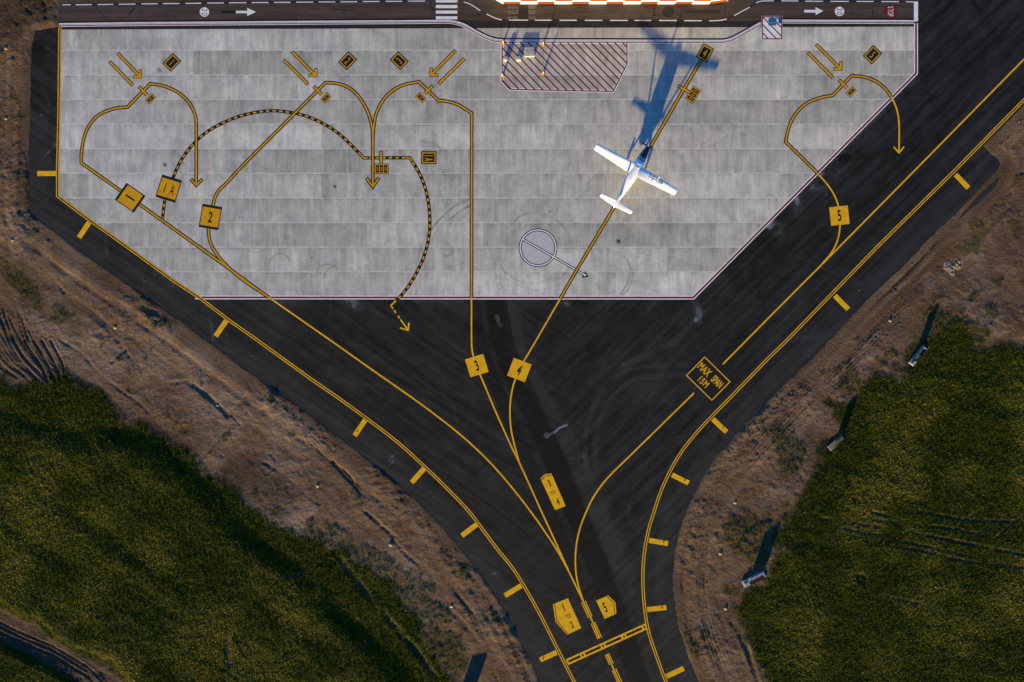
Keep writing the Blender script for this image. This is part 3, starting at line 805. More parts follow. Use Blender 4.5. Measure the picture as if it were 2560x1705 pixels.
# broad yellow bars set square to the edge lines
BARS = [((141.5, 433.5), (93, 434), "yellow bar on the narrow upright strip at the far left edge"),
        ((223, 556), (197.4, 594), "yellow bar beside the lower left corner of the concrete"),
        ((566, 801.6), (539, 840.4), "yellow bar just below where the red line ends on the left"),
        ((913, 1050), (886.8, 1089), "yellow bar beside the dark grooves in the earth"),
        ((1061, 1170.8), (1029, 1206), "yellow bar below the end of the dark grooves, on the left shoulder"),
        ((1192, 1311), (1154.5, 1339), "yellow bar on the left shoulder opposite the 3 TO 4 sign"),
        ((1303, 1464), (1262.3, 1489), "yellow bar on the left shoulder just above the 1 TO 2 sign"),
        ((1391.5, 1631), (1350, 1649.8), "yellow bar on the left shoulder beside the end of the ladder line"),
        ((2389, 436.4), (2421, 470), "topmost yellow bar of the right shoulder"),
        ((2087, 739), (2120.6, 773), "yellow bar on the right shoulder below the number 5 square"),
        ((1782, 1047.5), (1816.3, 1079.8), "yellow bar on the right shoulder below the MAX SPAN sign"),
        ((1680, 1187), (1721.5, 1207.5), "yellow bar on the right shoulder where the line starts to bend down"),
        ((1622.5, 1351), (1670, 1358.8), "yellow bar on the right shoulder tilted slightly downwards"),
        ((1618, 1524), (1666, 1518.6), "yellow bar on the right shoulder just above the ladder line"),
        ((1666, 1691), (1709.5, 1670.8), "lowest yellow bar of the right shoulder")]
for a, b, lab in BARS:
    mb = MB(); mb.ribbon([a, b], 12.6, PZ(3)); lone(mb, "edge_bar", YEL_A, lab, "ground marking", "yellow bars on the taxiway shoulders")

# dashed stand 1A line
P1A = [[(405.5, 553), (406.5, 545)] + [(411.7, 502), (416, 480)] ,
       spline([(428, 455), (434.8, 439.6), (440, 426), (452, 402), (467, 380), (492, 351), (521.7, 327), (557, 307.5), (597.8, 291), (640, 281), (680.8, 277), (721.5, 280.5), (762, 289.4), (803, 306.5), (846.5, 334), (884.6, 369.6), (909, 394.8)]) + [(967, 394.8), (1024.5, 394.4)] +
       spline([(1024.5, 394.4), (1045, 427), (1060, 461), (1069.3, 496.7), (1074, 534.7), (1074, 575.5), (1068, 613.5), (1055.8, 651.5), (1034, 695), (1009.6, 731), (977, 764)])[1:] + [(1020.4, 825.5)]]
mb = MB()
zd = PZ(2.4)
for p in P1A:
    q = dense(p)
    mb.cur = 1; mb.ribbon(q, 8.4, zd)
    _, d = along(q)
    t = 3.0
    while t < d[-1] - 3:
        seg = cut(q, t, t + 8.3)
        mb.cur = 2 if onconc(seg[0]) else 0
        mb.ribbon(seg, 3.8, zd + 0.0002)
        t += 16.4
q = dense(P1A[1]); Q, d = along(q)
for corner in ((909, 394.8), (1024.5, 394.4), (977, 764), (1020.4, 825.5), (953, 394.8)):
    k = int(np.argmin(np.hypot(Q[:, 0] - corner[0], Q[:, 1] - corner[1])))
    mb.cur = 2 if onconc(corner) else 0
    mb.ribbon(cut(q, d[k] - (10 if corner[1] < 800 else 33), d[k] + 10), 3.8, zd + 0.0003)
mb.cur = 0; mb.ribbon([(1000, 820), (1020.4, 825.5), (1022.4, 806.4)], 3.8, zd + 0.0004)
lone(mb, "guide_line", [YEL_A, BLK, YEL_C], "dashed yellow and black looping line with an arrow at its lower end", "ground marking", "yellow guide lines to the stands")

LINE1 = [[(490.5, 462), (490.8, 360), (490.8, 330)], spline([(490.8, 330), (490.4, 310), (488.5, 290), (473, 257), (443, 230), (407.6, 214.5), (376, 209.2)]),
         [(376, 209.2), (319, 267.7)], spline([(319, 267.7), (298, 269.5), (277, 274), (245, 289), (220, 319), (208, 353), (203.5, 386), (203.5, 407.6)]),
         [(203.5, 407.6), (301.6, 477), (405, 551), (560, 662), (640, 721), (830, 853.5)],
         spline([(830, 853.5), (939, 930.5), (1010, 980), (1075, 1027), (1156, 1091), (1224, 1155), (1280, 1219), (1326, 1278), (1367, 1336), (1397, 1383), (1421, 1427), (1443, 1472), (1458, 1503.5)], 8),
         [(1458, 1503.5), (1484, 1560), (1499, 1596)]]
guide_line(LINE1, "long yellow line from the far left loop through square 1 down the taxiway", heads=[((490.5, 463), (478, 449), (504.6, 449))])
LINE2 = [[(932, 466), (932, 345)], spline([(932, 345), (931.6, 328), (927.6, 305), (917, 274.5), (898, 243), (873.7, 220.5), (846.5, 209.5), (814, 206.5)]),
         [(814, 206.5), (795, 225.5), (640, 380.4), (595, 426)], spline([(595, 426), (565, 459), (546, 477.6), (536.7, 495), (532.6, 513), (526, 542), (521.5, 572.7), (523, 594.5), (530, 616), (543.5, 638), (565, 662.4), (600, 694), (640, 722)])]
guide_line(LINE2, "yellow line from the middle loop through square 2, joining the long line below", heads=[((932, 467), (917, 446), (946, 446))])
LINE3 = [spline([(932.6, 345), (933, 328), (936, 305), (942, 280), (958, 250), (979.7, 228), (1009.6, 212), (1047.6, 204.8)]), [(1047.6, 204.8), (1096.5, 251.4)],
         spline([(1096.5, 251.4), (1118, 253.5), (1145.4, 262), (1179.2, 283)]), [(1179.2, 283), (1178.8, 600), (1178.6, 840)],
         spline([(1178.6, 840), (1179.4, 868), (1184, 893), (1191, 914), (1200, 936), (1237.8, 1026)]), [(1237.8, 1026), (1278, 1116)],
         spline([(1278, 1116), (1296, 1152), (1353.4, 1278), (1394, 1366.7), (1421, 1426)], 10)]
guide_line(LINE3, "yellow line running straight down the middle of the concrete to square 3")
LINE4 = [[(1755, 147), (1708, 225.5), (1626.5, 366), (1535.4, 518.4), (1443, 673), (1339.8, 852), (1308.5, 905)], spline([(1308.5, 905), (1297, 928), (1285, 957), (1277, 995), (1274.8, 1030), (1277.5, 1072), (1286, 1112), (1297, 1152)])]
guide_line(LINE4, "yellow line running under the parked aeroplane down to square 4")
LINE5 = [[(2247.4, 381), (2248, 330)], spline([(2248, 330), (2247.6, 310), (2244.7, 285), (2235, 255.4), (2216, 225.5), (2191.7, 204.8), (2161.8, 193), (2129, 189.4)]), [(2129, 189.4), (2081.7, 238.2)],
         spline([(2081.7, 238.2), (2050, 244.6), (2018, 257.5), (1993.4, 279), (1975.7, 309), (1967.6, 336), (1964, 354.6)]), [(1964, 354.6), (2037, 426)],
         spline([(2037, 426), (2064, 456), (2080, 478), (2091, 500), (2097, 520), (2100, 540), (2100, 562), (2096.6, 590), (2088.5, 614), (2077.6, 633), (2055, 660)])]
guide_line(LINE5, "yellow line looping over the right edge of the concrete through square 5", heads=[((2247.4, 382), (2234, 367), (2260, 367))])
guide_line([[(2640, 69), (2558.6, 149.5), (2287, 426), (2088.5, 627), (1920, 796), (1807, 910.4)]], "straight yellow line along the right taxiway down to the MAX SPAN sign")
guide_line([[(1735, 982.4), (1606, 1109), (1560, 1154)], spline([(1560, 1154), (1532, 1181), (1505.5, 1211), (1481, 1247), (1464.5, 1282), (1451, 1317), (1441.7, 1356.8), (1438.4, 1394.8), (1440, 1433), (1447, 1468), (1458.5, 1504)])], "curved yellow line from the MAX SPAN sign down to the taxiway centre")

mb = MB()
mb.cur = 0
for a, b in (((1454, 1506.3), (1471.6, 1545.1)), ((1463, 1502.2), (1480, 1541)), ((1477.8, 1558.7), (1494.7, 1597.3)), ((1486.5, 1554.6), (1504.2, 1593.7)), ((1513.2, 1637), (1524, 1662)), ((1521.8, 1633), (1532.7, 1658)),
             ((1530.5, 1675.5), (1560, 1742)), ((1539.5, 1671.2), (1570, 1740))):
    mb.ribbon([a, b], 2.4, PZ(7.2))
mb.ribbon([(1517.5, 1635), (1535, 1675), (1552, 1712), (1600, 1815)], 3.6, PZ(7))
lone(mb, "centre_line_dashes", [YEL_A], "short yellow dash lines down the taxiway centre, either side of the ladder line", "ground marking")

# ladder-shaped holding line
mb = MB()
A, B = np.array((1417.3, 1655.6)), np.array((1615.6, 1565.7))
U = (B - A) / np.linalg.norm(B - A); V = np.array((-U[1], U[0])); S = 1 / 6.67
mb.ribbon([tuple(A), tuple(B)], 4.6, PZ(6), off=5.4); mb.ribbon([tuple(A), tuple(B)], 4.6, PZ(6), off=-5.4)
for t0, t1 in ((0, 26), (248, 277), (306, 337), (620, 650), (678, 709), (993, 1031), (1058, 1087), (1373, 1404), (1434, 1453)):
    a, b = A + U * t0 * S, A + U * t1 * S
    mb.ribbon([tuple(a), tuple(b)], 6.2, PZ(6))
lone(mb, "holding_line", YEL_A, "yellow ladder-shaped line lying right across the taxiway", "ground marking")

# ------------------------------------------------------------------ lettering laid on the ground
def glyphs(s, cx, cy, up, h, ws, z, mb, parallel_gap=None, bold=0.0):
    """Adds flat letters to a builder: centre and up direction in photo pixels."""
    cu = bpy.data.curves.new("lettering", 'FONT'); cu.body = s; cu.fill_mode = 'FRONT'; cu.size = 1.0; cu.offset = bold
    cu.resolution_u = 4
    if parallel_gap: cu.space_character = parallel_gap
    ob = bpy.data.objects.new("lettering", cu); COL.objects.link(ob)
    dg = bpy.context.evaluated_depsgraph_get(); dg.update()
    me = bpy.data.meshes.new_from_object(ob.evaluated_get(dg))
    co = np.array([v.co[:] for v in me.vertices])
    fs = [tuple(p.vertices) for p in me.polygons]
    bpy.data.objects.remove(ob); bpy.data.curves.remove(cu); bpy.data.meshes.remove(me)
    mn, mx = co.min(0), co.max(0)
    k = h / PPM / (mx[1] - mn[1])
    x = (co[:, 0] - (mn[0] + mx[0]) / 2) * k * ws; y = (co[:, 1] - (mn[1] + mx[1]) / 2) * k
    u_ = np.array((up[0], -up[1]), float); u_ /= np.linalg.norm(u_); r_ = np.array((u_[1], -u_[0]))
    c = W(cx, cy)
    i0 = len(mb.v)
    for a, b in zip(x, y):
        mb.v.append((c[0] + a * r_[0] + b * u_[0], c[1] + a * r_[1] + b * u_[1], z))
    for f in fs:
        mb.f.append(tuple(i0 + q for q in f)); mb.mi.append(mb.cur)
    return (mx[0] - mn[0]) * k * ws * PPM

def quad(c, up, w, h):
    u_ = np.array(up, float); u_ /= np.linalg.norm(u_); r_ = np.array((-u_[1], u_[0])); c = np.array(c, float)
    return [tuple(c + r_ * a * w / 2 + u_ * b * h / 2) for a, b in ((-1, -1), (1, -1), (1, 1), (-1, 1))]

ZP = PZ(11)
def ground_panel(name, c, label, parts, group):
    t = thing(name, (*W(*c), 0.0), label, "ground sign", group)
    for pname, mat, fn in parts:
        mb = MB(); fn(mb); mb.build(pname, mat, t)
    return t

# yellow squares with a black number
for s, c, up, w, h, bars, th, lab in (
        ("1", (325.4, 494.5), (-0.82, -0.57), 51, 58, True, 27, "yellow square numbered 1, between black bars, on the far left line"),
        ("1A", (421.7, 471.7), (0.29, -0.956), 51.6, 58, True, 26, "yellow square lettered 1A, between black bars, on the dashed line"),
        ("2", (526, 542.6), (0.166, -0.986), 50, 58.5, True, 28, "yellow square numbered 2, between black bars, on the concrete"),
        ("3", (1192, 914), (-0.29, -0.957), 47.5, 47, False, 27.5, "yellow square numbered 3 on dark asphalt below the concrete"),
        ("4", (1298.3, 925), (0.35, -0.937), 47.5, 47.5, False, 27, "yellow square numbered 4 on dark asphalt, right of the 3 square"),
        ("5", (2098.5, 539), (-0.105, -0.994), 46.5, 46.5, False, 28, "yellow square numbered 5 on the right taxiway")):
    pr = []
    if bars:
        pr.append(("surround", BLK, lambda mb, c=c, up=up, w=w, h=h: mb.poly(quad(c, up, w, h), ZP)))
        pr.append(("face", YEL_C, lambda mb, c=c, up=up, w=w, h=h: mb.poly(quad(c, up, w - 4.5, h - 12.5), ZP + .0002)))
    else:
        pr.append(("face", YEL_A, lambda mb, c=c, up=up, w=w, h=h: mb.poly(quad(c, up, w, h), ZP)))
    def num(mb, s=s, c=c, up=up, th=th):
        if s == "1A":
            u_ = np.array(up) / np.linalg.norm(up); r_ = np.array((-u_[1], u_[0]))
            glyphs("1", *(np.array(c) - r_ * 9.5), up, th, .62, ZP + .0004, mb); glyphs("A", *(np.array(c) + r_ * 9.5 - u_ * 1), up, th, .45, ZP + .0004, mb, bold=.01)
        else:
            glyphs(s, *c, up, th, .56 if s != "1" else .8, ZP + .0004, mb, bold=.03)
    pr.append(("number", BLK, num))
    ground_panel("number_square", c, lab, pr, "yellow number squares on the guide lines")

# black squares with a yellow border and number
for s, c, up, w, h, th, lab in (("1", (429.6, 156), (0.69, -0.72), 28, 35.5, 18, "black panel numbered 1 with a yellow border, far left of the row"),
                                ("2", (869, 152.3), (0.69, -0.72), 28.5, 35.5, 18.5, "black panel numbered 2 with a yellow border"),
                                ("3", (998, 151.8), (-0.72, -0.69), 28.5, 35.5, 18.5, "black panel numbered 3 with a yellow border, tilted to the left"),
                                ("4", (1762.5, 132.5), (0.48, -0.877), 29.5, 37, 20, "black panel numbered 4 with a yellow border at the end of the aeroplane's line"),
                                ("5", (2181.4, 137), (0.69, -0.72), 29, 36, 18.5, "black panel numbered 5 with a yellow border near the right corner"),
                                ("1A", (1072, 394.4), (1, 0.0), 30, 36.5, 21.5, "black panel lettered 1A with a yellow border, lying on its side")):
    def num(mb, s=s, c=c, up=up, th=th):
        if s == "1A":
            glyphs("1", c[0], c[1] - 5, up, th, .5, ZP + .0006, mb); glyphs("A", c[0], c[1] + 4.5, up, th, .36, ZP + .0006, mb, bold=.01)
        else:
            glyphs(s, *c, up, th, .56 if s != "1" else .6, ZP + .0006, mb, bold=.0)
    ground_panel("number_sign", c, lab, [("backing", BLK, lambda mb, c=c, up=up, w=w, h=h: mb.poly(quad(c, up, w + 2, h + 2), ZP)),
                                          ("border", YEL_C, lambda mb, c=c, up=up, w=w, h=h: mb.poly(quad(c, up, w - 3.2, h - 3.2), ZP + .0002)),
                                          ("face", BLK, lambda mb, c=c, up=up, w=w, h=h: mb.poly(quad(c, up, w - 8.2, h - 8.2), ZP + .0004)),
                                          ("number", YEL_C, num)], "black number panels on the concrete")

# MAX SPAN 15M
c = (1770.6, 946.5); up = (0.70, -0.714)
def spn(word, du, dr, h, ws, gap_=None):
    def f(mb):
        u_ = np.array(up) / np.linalg.norm(up); r_ = np.array((-u_[1], u_[0])); p = np.array(c) + u_ * du + r_ * dr
        glyphs(word, *p, up, h, ws, ZP + .0006, mb, parallel_gap=gap_, bold=.02)
    return f
ground_panel("span_sign", c, "large black painted sign reading MAX SPAN 15M", [("border", YEL_A, lambda mb: mb.poly(quad(c, up, 91, 67), ZP)), ("face", BLK, lambda mb: mb.poly(quad(c, up, 86, 62), ZP + .0002)), ("lettering", YEL_A, spn("MAX", 10, -22, 20, .60)), ("lettering", YEL_A, spn("SPAN", 10, 21.5, 20, .48)), ("lettering", YEL_A, spn("15M", -14.5, -2.5, 18, .64, 1.2))], "painted direction signs on the taxiway")

# pointed direction signs
UPS = (-0.4, -0.916)
for poly, chev, txt, cc_, lab in (
        ([(1351, 1196), (1362, 1186), (1378.4, 1183), (1414, 1265), (1387.5, 1275.5)], [(1353.6, 1199.4), (1363.5, 1190), (1381, 1187)], (("3", (1373.5, 1208), 18, .5), ("TO", (1382.5, 1232.4), 10, .62), ("4", (1394.7, 1253.6), 18, .5)), (1385, 1232), "narrow yellow sign painted 3 TO 4 with a pointed top"),
        ([(1382, 1510.6), (1388.8, 1554.3), (1418, 1587), (1453, 1570), (1420, 1495.4)], [(1386.7, 1509), (1391.5, 1551.7), (1420.7, 1586)], (("1", (1409.2, 1518.7), 19, .6), ("TO", (1419.7, 1541.2), 11, .62), ("2", (1430, 1561.5), 18, .5)), (1415, 1542), "large yellow sign painted 1 TO 2 pointing left"),
        ([(1490.4, 1501.5), (1520.4, 1488.3), (1538.7, 1506), (1541, 1534), (1511.4, 1547.2)], [(1516.5, 1490.2), (1534.4, 1507.5), (1536.8, 1535.6)], (("5", (1512.6, 1518.7), 26, .46),), (1515, 1518), "yellow sign painted 5 pointing right")):
    ltr = [("lettering", BLK, (lambda mb, q=q: glyphs(q[0], *q[1], UPS, q[2], q[3], ZP + .0005, mb, bold=.03 if q[0] != "TO" else .01))) for q in txt]
    ground_panel("direction_sign", cc_, lab, [("face", YEL_A, lambda mb, poly=poly: mb.poly(poly, ZP)), ("chevron", BLK, lambda mb, chev=chev: mb.ribbon(chev, 1.9, ZP + .00025))] + ltr, "painted direction signs on the taxiway")

# stop bars with their little type panels
def tiny(mb, c, up, w, h, z):
    """Rows of stencilled strokes too small to read."""
    u_ = np.array(up, float) / np.linalg.norm(up); r_ = np.array((-u_[1], u_[0])); C_ = np.array(c)
    k = 4
    for i in range(k):
        q = C_ + r_ * ((i + .5) / k - .5) * w
        mb.ribbon([tuple(q - u_ * h / 2), tuple(q + u_ * h / 2)], w / k * .42, z)
        mb.ribbon([tuple(q + u_ * h * (.35 if i % 2 else -.3) - r_ * w / k * .3), tuple(q + u_ * h * (.35 if i % 2 else -.3) + r_ * w / k * .3)], h * .2, z + .0001)
for a, b, pc, up, w, h, cells, lab in (
        ((348.4, 217.5), (368, 238.5), (376.2, 247.5), (0.70, -0.70), 15.5, 24, 1, "short yellow stop bar with a small black panel on the far left line"),
        ((785.4, 216.6), (805, 236.5), (814.7, 245), (0.70, -0.70), 15.5, 24, 1, "short yellow stop bar with a small black panel below the black 2"),
        ((1081.6, 214.7), (1061, 234.5), (1052, 244.3), (-0.70, -0.70), 15.5, 24, 1, "short yellow stop bar with a small black panel leaning the other way"),
        ((2098, 200.5), (2117.5, 220.5), (2128, 229.6), (0.70, -0.70), 15.5, 24, 1, "short yellow stop bar with a small black panel near the right corner"),
        ((1695.5, 215), (1722, 230), (1732.4, 236.7), (0.52, -0.853), 24, 39, 3, "short yellow stop bar with three black panels ahead of the aeroplane"),
        ((953, 379.5), (953, 410.5), (953.8, 422.3), (0.0, -1.0), 37, 25.5, -3, "short yellow stop bar with three black panels on the dashed line")):
    t = thing("stop_bar", (*W(*pc), 0), lab, "ground marking", "yellow stop bars on the stand lines")
    d = (np.array(b) - np.array(a)) / np.linalg.norm(np.array(b) - np.array(a))
    mb = MB(); mb.cur = 1; mb.ribbon([tuple(np.array(a) - d * 1.6), b], 9.0, PZ(6.2)); mb.cur = 0; mb.ribbon([a, tuple(np.array(b) + d * 1.0)], 4.8, PZ(10)); mb.build("bar", [YEL_C, BLK], t)
    mb = MB(); mb.poly(quad(pc, up, w, h), ZP); mb.build("backing", BLK, t)
    mb = MB(); mb.poly(quad(pc, up, w - 2.6, h - 2.6), ZP + .0002); mb.build("border", YEL_C, t)
    u_ = np.array(up, float) / np.linalg.norm(up); r_ = np.array((-u_[1], u_[0])); C_ = np.array(pc, float)
    if cells == 1:
        mb = MB(); mb.poly(quad(pc, up, w - 7, h - 7), ZP + .0004); mb.build("face", BLK, t)
        mb = MB(); tiny(mb, pc, (up[0] * .71 + up[1] * .71, up[1] * .71 - up[0] * .71) if False else (r_[0], r_[1]), 8.5, 3.2, ZP + .0006); mb.build("lettering", YEL_C, t)
    else:
        n = abs(cells)
        for i in range(n):
            if cells > 0:
                cc2 = C_ + u_ * ((i - 1) * (h - 6) / 3); cw, ch = w - 6.5, (h - 6) / 3 - 1.9; tup = u_
            else:
                cc2 = C_ + r_ * ((i - 1) * (w - 6) / 3); cw, ch = (w - 6) / 3 - 1.9, h - 6.5; tup = r_
            mb = MB(); mb.poly(quad(cc2, up, cw, ch), ZP + .0004); mb.build("face", BLK, t)
            mb = MB(); tiny(mb, cc2, tup, 9.5, 4.6, ZP + .0006); mb.build("lettering", YEL_C, t)

# pairs of arrow and bar pointing into the stands
for a, b, c_, d_, s in (((294.8, 133.7), (352, 193.2), (274.5, 154.4), (331, 212.5), "left of the black 1"), ((731, 130), (790.4, 190), (710, 150.8), (769, 209.8), "left of the black 2"),
                        ((1138, 127), (1076.6, 189), (1159.6, 147.6), (1097.3, 208.7), "right of the black 3"), ((2041, 112), (2103, 173.6), (2020.5, 132.3), (2082, 194.3), "left of the black 5")):
    a, b = np.array(a), np.array(b); d = (b - a) / np.linalg.norm(b - a)
    r1 = np.array((d[0] * .707 + d[1] * .707, d[1] * .707 - d[0] * .707)); r2 = np.array((d[0] * .707 - d[1] * .707, d[1] * .707 + d[0] * .707))
    tip = b - d * 1.5
    mb = MB()
    mb.cur = 1; mb.ribbon([tuple(a - d * 1.5), tuple(tip)], 9.0, PZ(8)); mb.ribbon([tuple(tip - r1 * 18.5), tuple(tip), tuple(tip - r2 * 18.5)], 8.4, PZ(8.3))
    mb.cur = 0; mb.ribbon([tuple(a), tuple(tip)], 5.0, PZ(9)); mb.ribbon([tuple(tip - r1 * 17), tuple(tip), tuple(tip - r2 * 17)], 5.4, PZ(9.3))
    lone(mb, "arrow", [YEL_C, BLK], "slanting yellow arrow edged in black, " + s, "ground marking", "slanting yellow arrows on the concrete")
    c_, d_ = np.array(c_), np.array(d_); e = (d_ - c_) / np.linalg.norm(d_ - c_)
    mb = MB(); mb.cur = 1; mb.ribbon([tuple(c_ - e * 1.5), tuple(d_ + e * 1.5)], 9.0, PZ(8)); mb.cur = 0; mb.ribbon([tuple(c_), tuple(d_)], 5.0, PZ(9))
    lone(mb, "alignment_bar", [YEL_C, BLK], "slanting yellow bar edged in black beside the arrow " + s, "ground marking", "slanting yellow bars beside the arrows")

# compass circle
def circ(c, r, n=64): return [(c[0] + r * math.cos(2 * math.pi * k / n), c[1] + r * math.sin(2 * math.pi * k / n)) for k in range(n)]
cc_ = (1345.0, 619.4)
mb = MB()
mb.cur = 2; mb.poly(circ(cc_, 43), PZ(0))
mb.cur = 1; mb.ribbon(circ(cc_, 44.6), 7.4, PZ(1), closed=True)
a, b = np.array((1306.6, 597.4)), np.array((1462, 687.5)); d = (b - a) / np.linalg.norm(b - a); n_ = np.array((-d[1], d[0]))
mb.ribbon([tuple(a), tuple(b)], 7.0, PZ(1.4))
mb.poly([tuple(b - n_ * 9.5 - d * 3.5), tuple(b + d * 11), tuple(b + n_ * 9.5 - d * 3.5)], PZ(1.5))
mb.cur = 0; mb.ribbon(circ(cc_, 44.6), 3.0, PZ(2), closed=True)
mb.ribbon([tuple(a), tuple(b)], 2.8, PZ(2.2))
mb.poly([tuple(b - n_ * 4.0 - d * .5), tuple(b + d * 4.2), tuple(b + n_ * 4.0 - d * .5)], PZ(2.3))
lone(mb, "compass_circle", [WHT, BLK, GREYP], "pale grey painted circle with a long white arrow through it", "ground marking")

# hatched keep-clear box
def clip_line(p, q, poly):
    """Clip a segment to a convex polygon in pixels."""
    P = np.array(p, float); D = np.array(q, float) - P
    t0, t1 = 0.0, 1.0
    ar = sum(poly[i][0] * poly[(i + 1) % len(poly)][1] - poly[(i + 1) % len(poly)][0] * poly[i][1] for i in range(len(poly)))
    for i in range(len(poly)):
        a = np.array(poly[i], float); e = np.array(poly[(i + 1) % len(poly)], float) - a
        n = np.array((e[1], -e[0])) * (1 if ar > 0 else -1)
        den = n @ D; num = n @ (a - P)
        if abs(den) < 1e-9:
            if num < 0: return None
        elif den > 0: t1 = min(t1, num / den)
        else: t0 = max(t0, num / den)
    return (tuple(P + D * t0), tuple(P + D * t1)) if t1 - t0 > 1e-3 else None
HB = [(1255.4, 105.8), (1567, 107), (1567.5, 160), (1532.7, 228.6), (1275, 223.4), (1255.2, 203)]
mb = MB()
mb.cur = 0; mb.ribbon(HB[1:] + [HB[0]], 7.0, PZ(.7)); mb.ribbon([HB[0], HB[1]], 1.6, PZ(.7), off=2.6)
mb.cur = 1; mb.ribbon(HB[1:] + [HB[0]], 3.0, PZ(2.2))
for k in range(-6, 17):
    x0 = 1261.3 + 19.6 * k
    s_ = clip_line((x0, 105.8), (x0 + 160, 105.8 + 164), HB)
    if s_ and np.hypot(s_[0][0] - s_[1][0], s_[0][1] - s_[1][1]) > 6:
        mb.ribbon(s_, 3.3, PZ(2))
lone(mb, "hatched_box", [WHT, RED], "large hatched box of dark red slanting lines on the concrete", "ground marking")
SB = [(1906, 42), (1954.5, 42), (1953.5, 97), (1906, 97)]
mb = MB()
mb.cur = 0; mb.poly([(1904.3, 40), (1956.2, 40), (1955, 98.6), (1904.2, 98.6)], PZ(0.2))
mb.cur = 1; mb.ribbon(SB, 2.6, PZ(2.6), closed=True)
for p, q in (((1906, 42), (1990, 128)), ((1906, 61), (1976, 133)), ((1906, 82), (1960, 138)), ((1927, 42), (2000, 115)), ((1941.5, 42), (2000, 100))):
    s_ = clip_line(p, q, SB)
    if s_: mb.ribbon(s_, 3.0, PZ(2.8))
lone(mb, "hatched_box", [WHT, RED], "small white painted square with dark red stripes beside the road", "ground marking")

# ------------------------------------------------------------------ road markings
mb = MB()
dash = [((156.3, 12), (177, 12)), ((189, 12), (229.6, 11.5)), ((244, 11.4), (283.5, 11)), ((296.8, 10.6), (338.9, 10.2)), ((353.3, 9.8), (394.6, 9.4)), ((407, 9.1), (449, 8.8)), ((463.6, 8.5), (503.5, 8.2)), ((518, 7.8), (559.8, 7.3)), ((572.8, 7.1), (616, 6.8)), ((629, 6.6), (671.3, 6.4)),
        ((685, 6.1), (726.4, 5.8)), ((740.5, 5.5), (782.7, 5.2)), ((796.8, 5), (838.4, 4.8)), ((851.5, 4.5), (893.3, 4.2)), ((906.9, 3.9), (949, 3.7)), ((964, 3.4), (1006, 3.1)), ((1019.6, 2.9), (1063, 2.6)),
        ((1320, 50.3), (1273, 50.3)), ((1337, 50.4), (1380.5, 50.5)), ((1399, 50.6), (1442.2, 50.7)), ((1462, 50.8), (1505.8, 50.9)), ((1525.4, 51), (1569.4, 51)), ((1586.3, 51.1), (1628, 51.1)), ((1647.7, 51.2), (1691.8, 51.3)), ((1710.3, 51.6), (1754, 51.8)),
        ((1953.3, 2.2), (1995.5, 2.5)), ((2013, 3), (2057.8, 3.3)), ((2076.3, 3.4), (2122.4, 3.5)), ((2141, 3.6), (2184.4, 3.8)), ((2203.2, 3.9), (2247.5, 4.2)), ((2264.6, 4.5), (2285, 4.6))]
curves = [spline([(1159.6, 5), (1175, 10.5), (1200.6, 26.6)], 4), spline([(1216, 35), (1240, 46), (1254.7, 50)], 4), spline([(1772.7, 52), (1800, 51), (1816.8, 47.6)], 4), [(1835, 39), (1874.3, 17.8)], spline([(1890.5, 7.6), (1899, 3.6), (1934.4, 2)], 4)]
mb.cur = 1
mb.ribbon([(156, 12), (560, 7.4), (1063, 2.6)], 4.6, PZ(0))
mb.ribbon(spline([(1159.6, 5), (1175, 10.5), (1200.6, 26.6), (1216, 35), (1240, 46), (1256, 50.2), (1290, 50.3)], 5) + [(1500, 50.8), (1755, 51.8)] + spline([(1772.7, 52), (1800, 51), (1816.8, 47.6), (1835, 39), (1874.3, 17.8), (1890.5, 7.6), (1899, 3.6), (1920, 2)], 5) + [(2264, 4.5)], 4.6, PZ(0))
mb.cur = 0
for a, b in dash: mb.ribbon([a, b], 2.3, PZ(1))
for p in curves: mb.ribbon(p, 2.3, PZ(1))
lone(mb, "dashed_line", [WHT, BLK2], "broken white line along the service road, bending towards the concrete", "ground marking")
mb = MB()
for y0, y1 in ((-8, -1.5), (0.2, 6.2), (12.4, 20.4), (26.4, 33.9), (40.8, 48.4)): mb.poly([(1089.7, y0), (1143.5, y0), (1143.5, y1), (1089.7, y1)], PZ(1.2))
lone(mb, "zebra_crossing", WHT, "white zebra crossing across the service road", "ground marking")
mb = MB(); mb.poly([(2284.8, 4), (2295, 4), (2295, 53.5), (2284.8, 53.5)], PZ(1.4)); lone(mb, "stop_line", WHT, "broad white stop line at the right end of the service road", "ground marking")
for x, y, lab in ((511.2, 30, "round white speed sign painted 20 on the left part of the road"), (2098.8, 28.5, "round white speed sign painted 20 beside the red STOP sign")):
    def n20(mb, x=x, y=y):
        glyphs("2", x + .3, y - 5, (1, 0), 14.5, .78, ZP + .0004, mb); glyphs("0", x + .3, y + 5.4, (1, 0), 14.5, .78, ZP + .0004, mb)
    ground_panel("speed_roundel", (x, y), lab, [("rim", RED, lambda mb, x=x, y=y: mb.poly(circ((x, y), 13.4, 40), ZP)), ("face", WHT, lambda mb, x=x, y=y: mb.poly(circ((x, y), 11.8, 40), ZP + .0002)), ("number", BLK, n20)], "painted speed signs on the service road")
def stp(mb):
    for i, ch in enumerate("STOP"): glyphs(ch, 2226.4, 28.4 + (i - 1.5) * 6.9, (1, 0), 14.0, .48, ZP + .0003, mb, bold=.0)
ground_panel("stop_octagon", (2226, 28.4), "dark red octagon painted STOP in white on the service road", [("face", RED, lambda mb: mb.poly([(2226 + 17.4 * math.cos(R(22.5 + 45 * k)), 28.4 + 17.4 * math.sin(R(22.5 + 45 * k))) for k in range(8)], ZP)), ("lettering", WHT, stp)], "painted road signs on the service road")
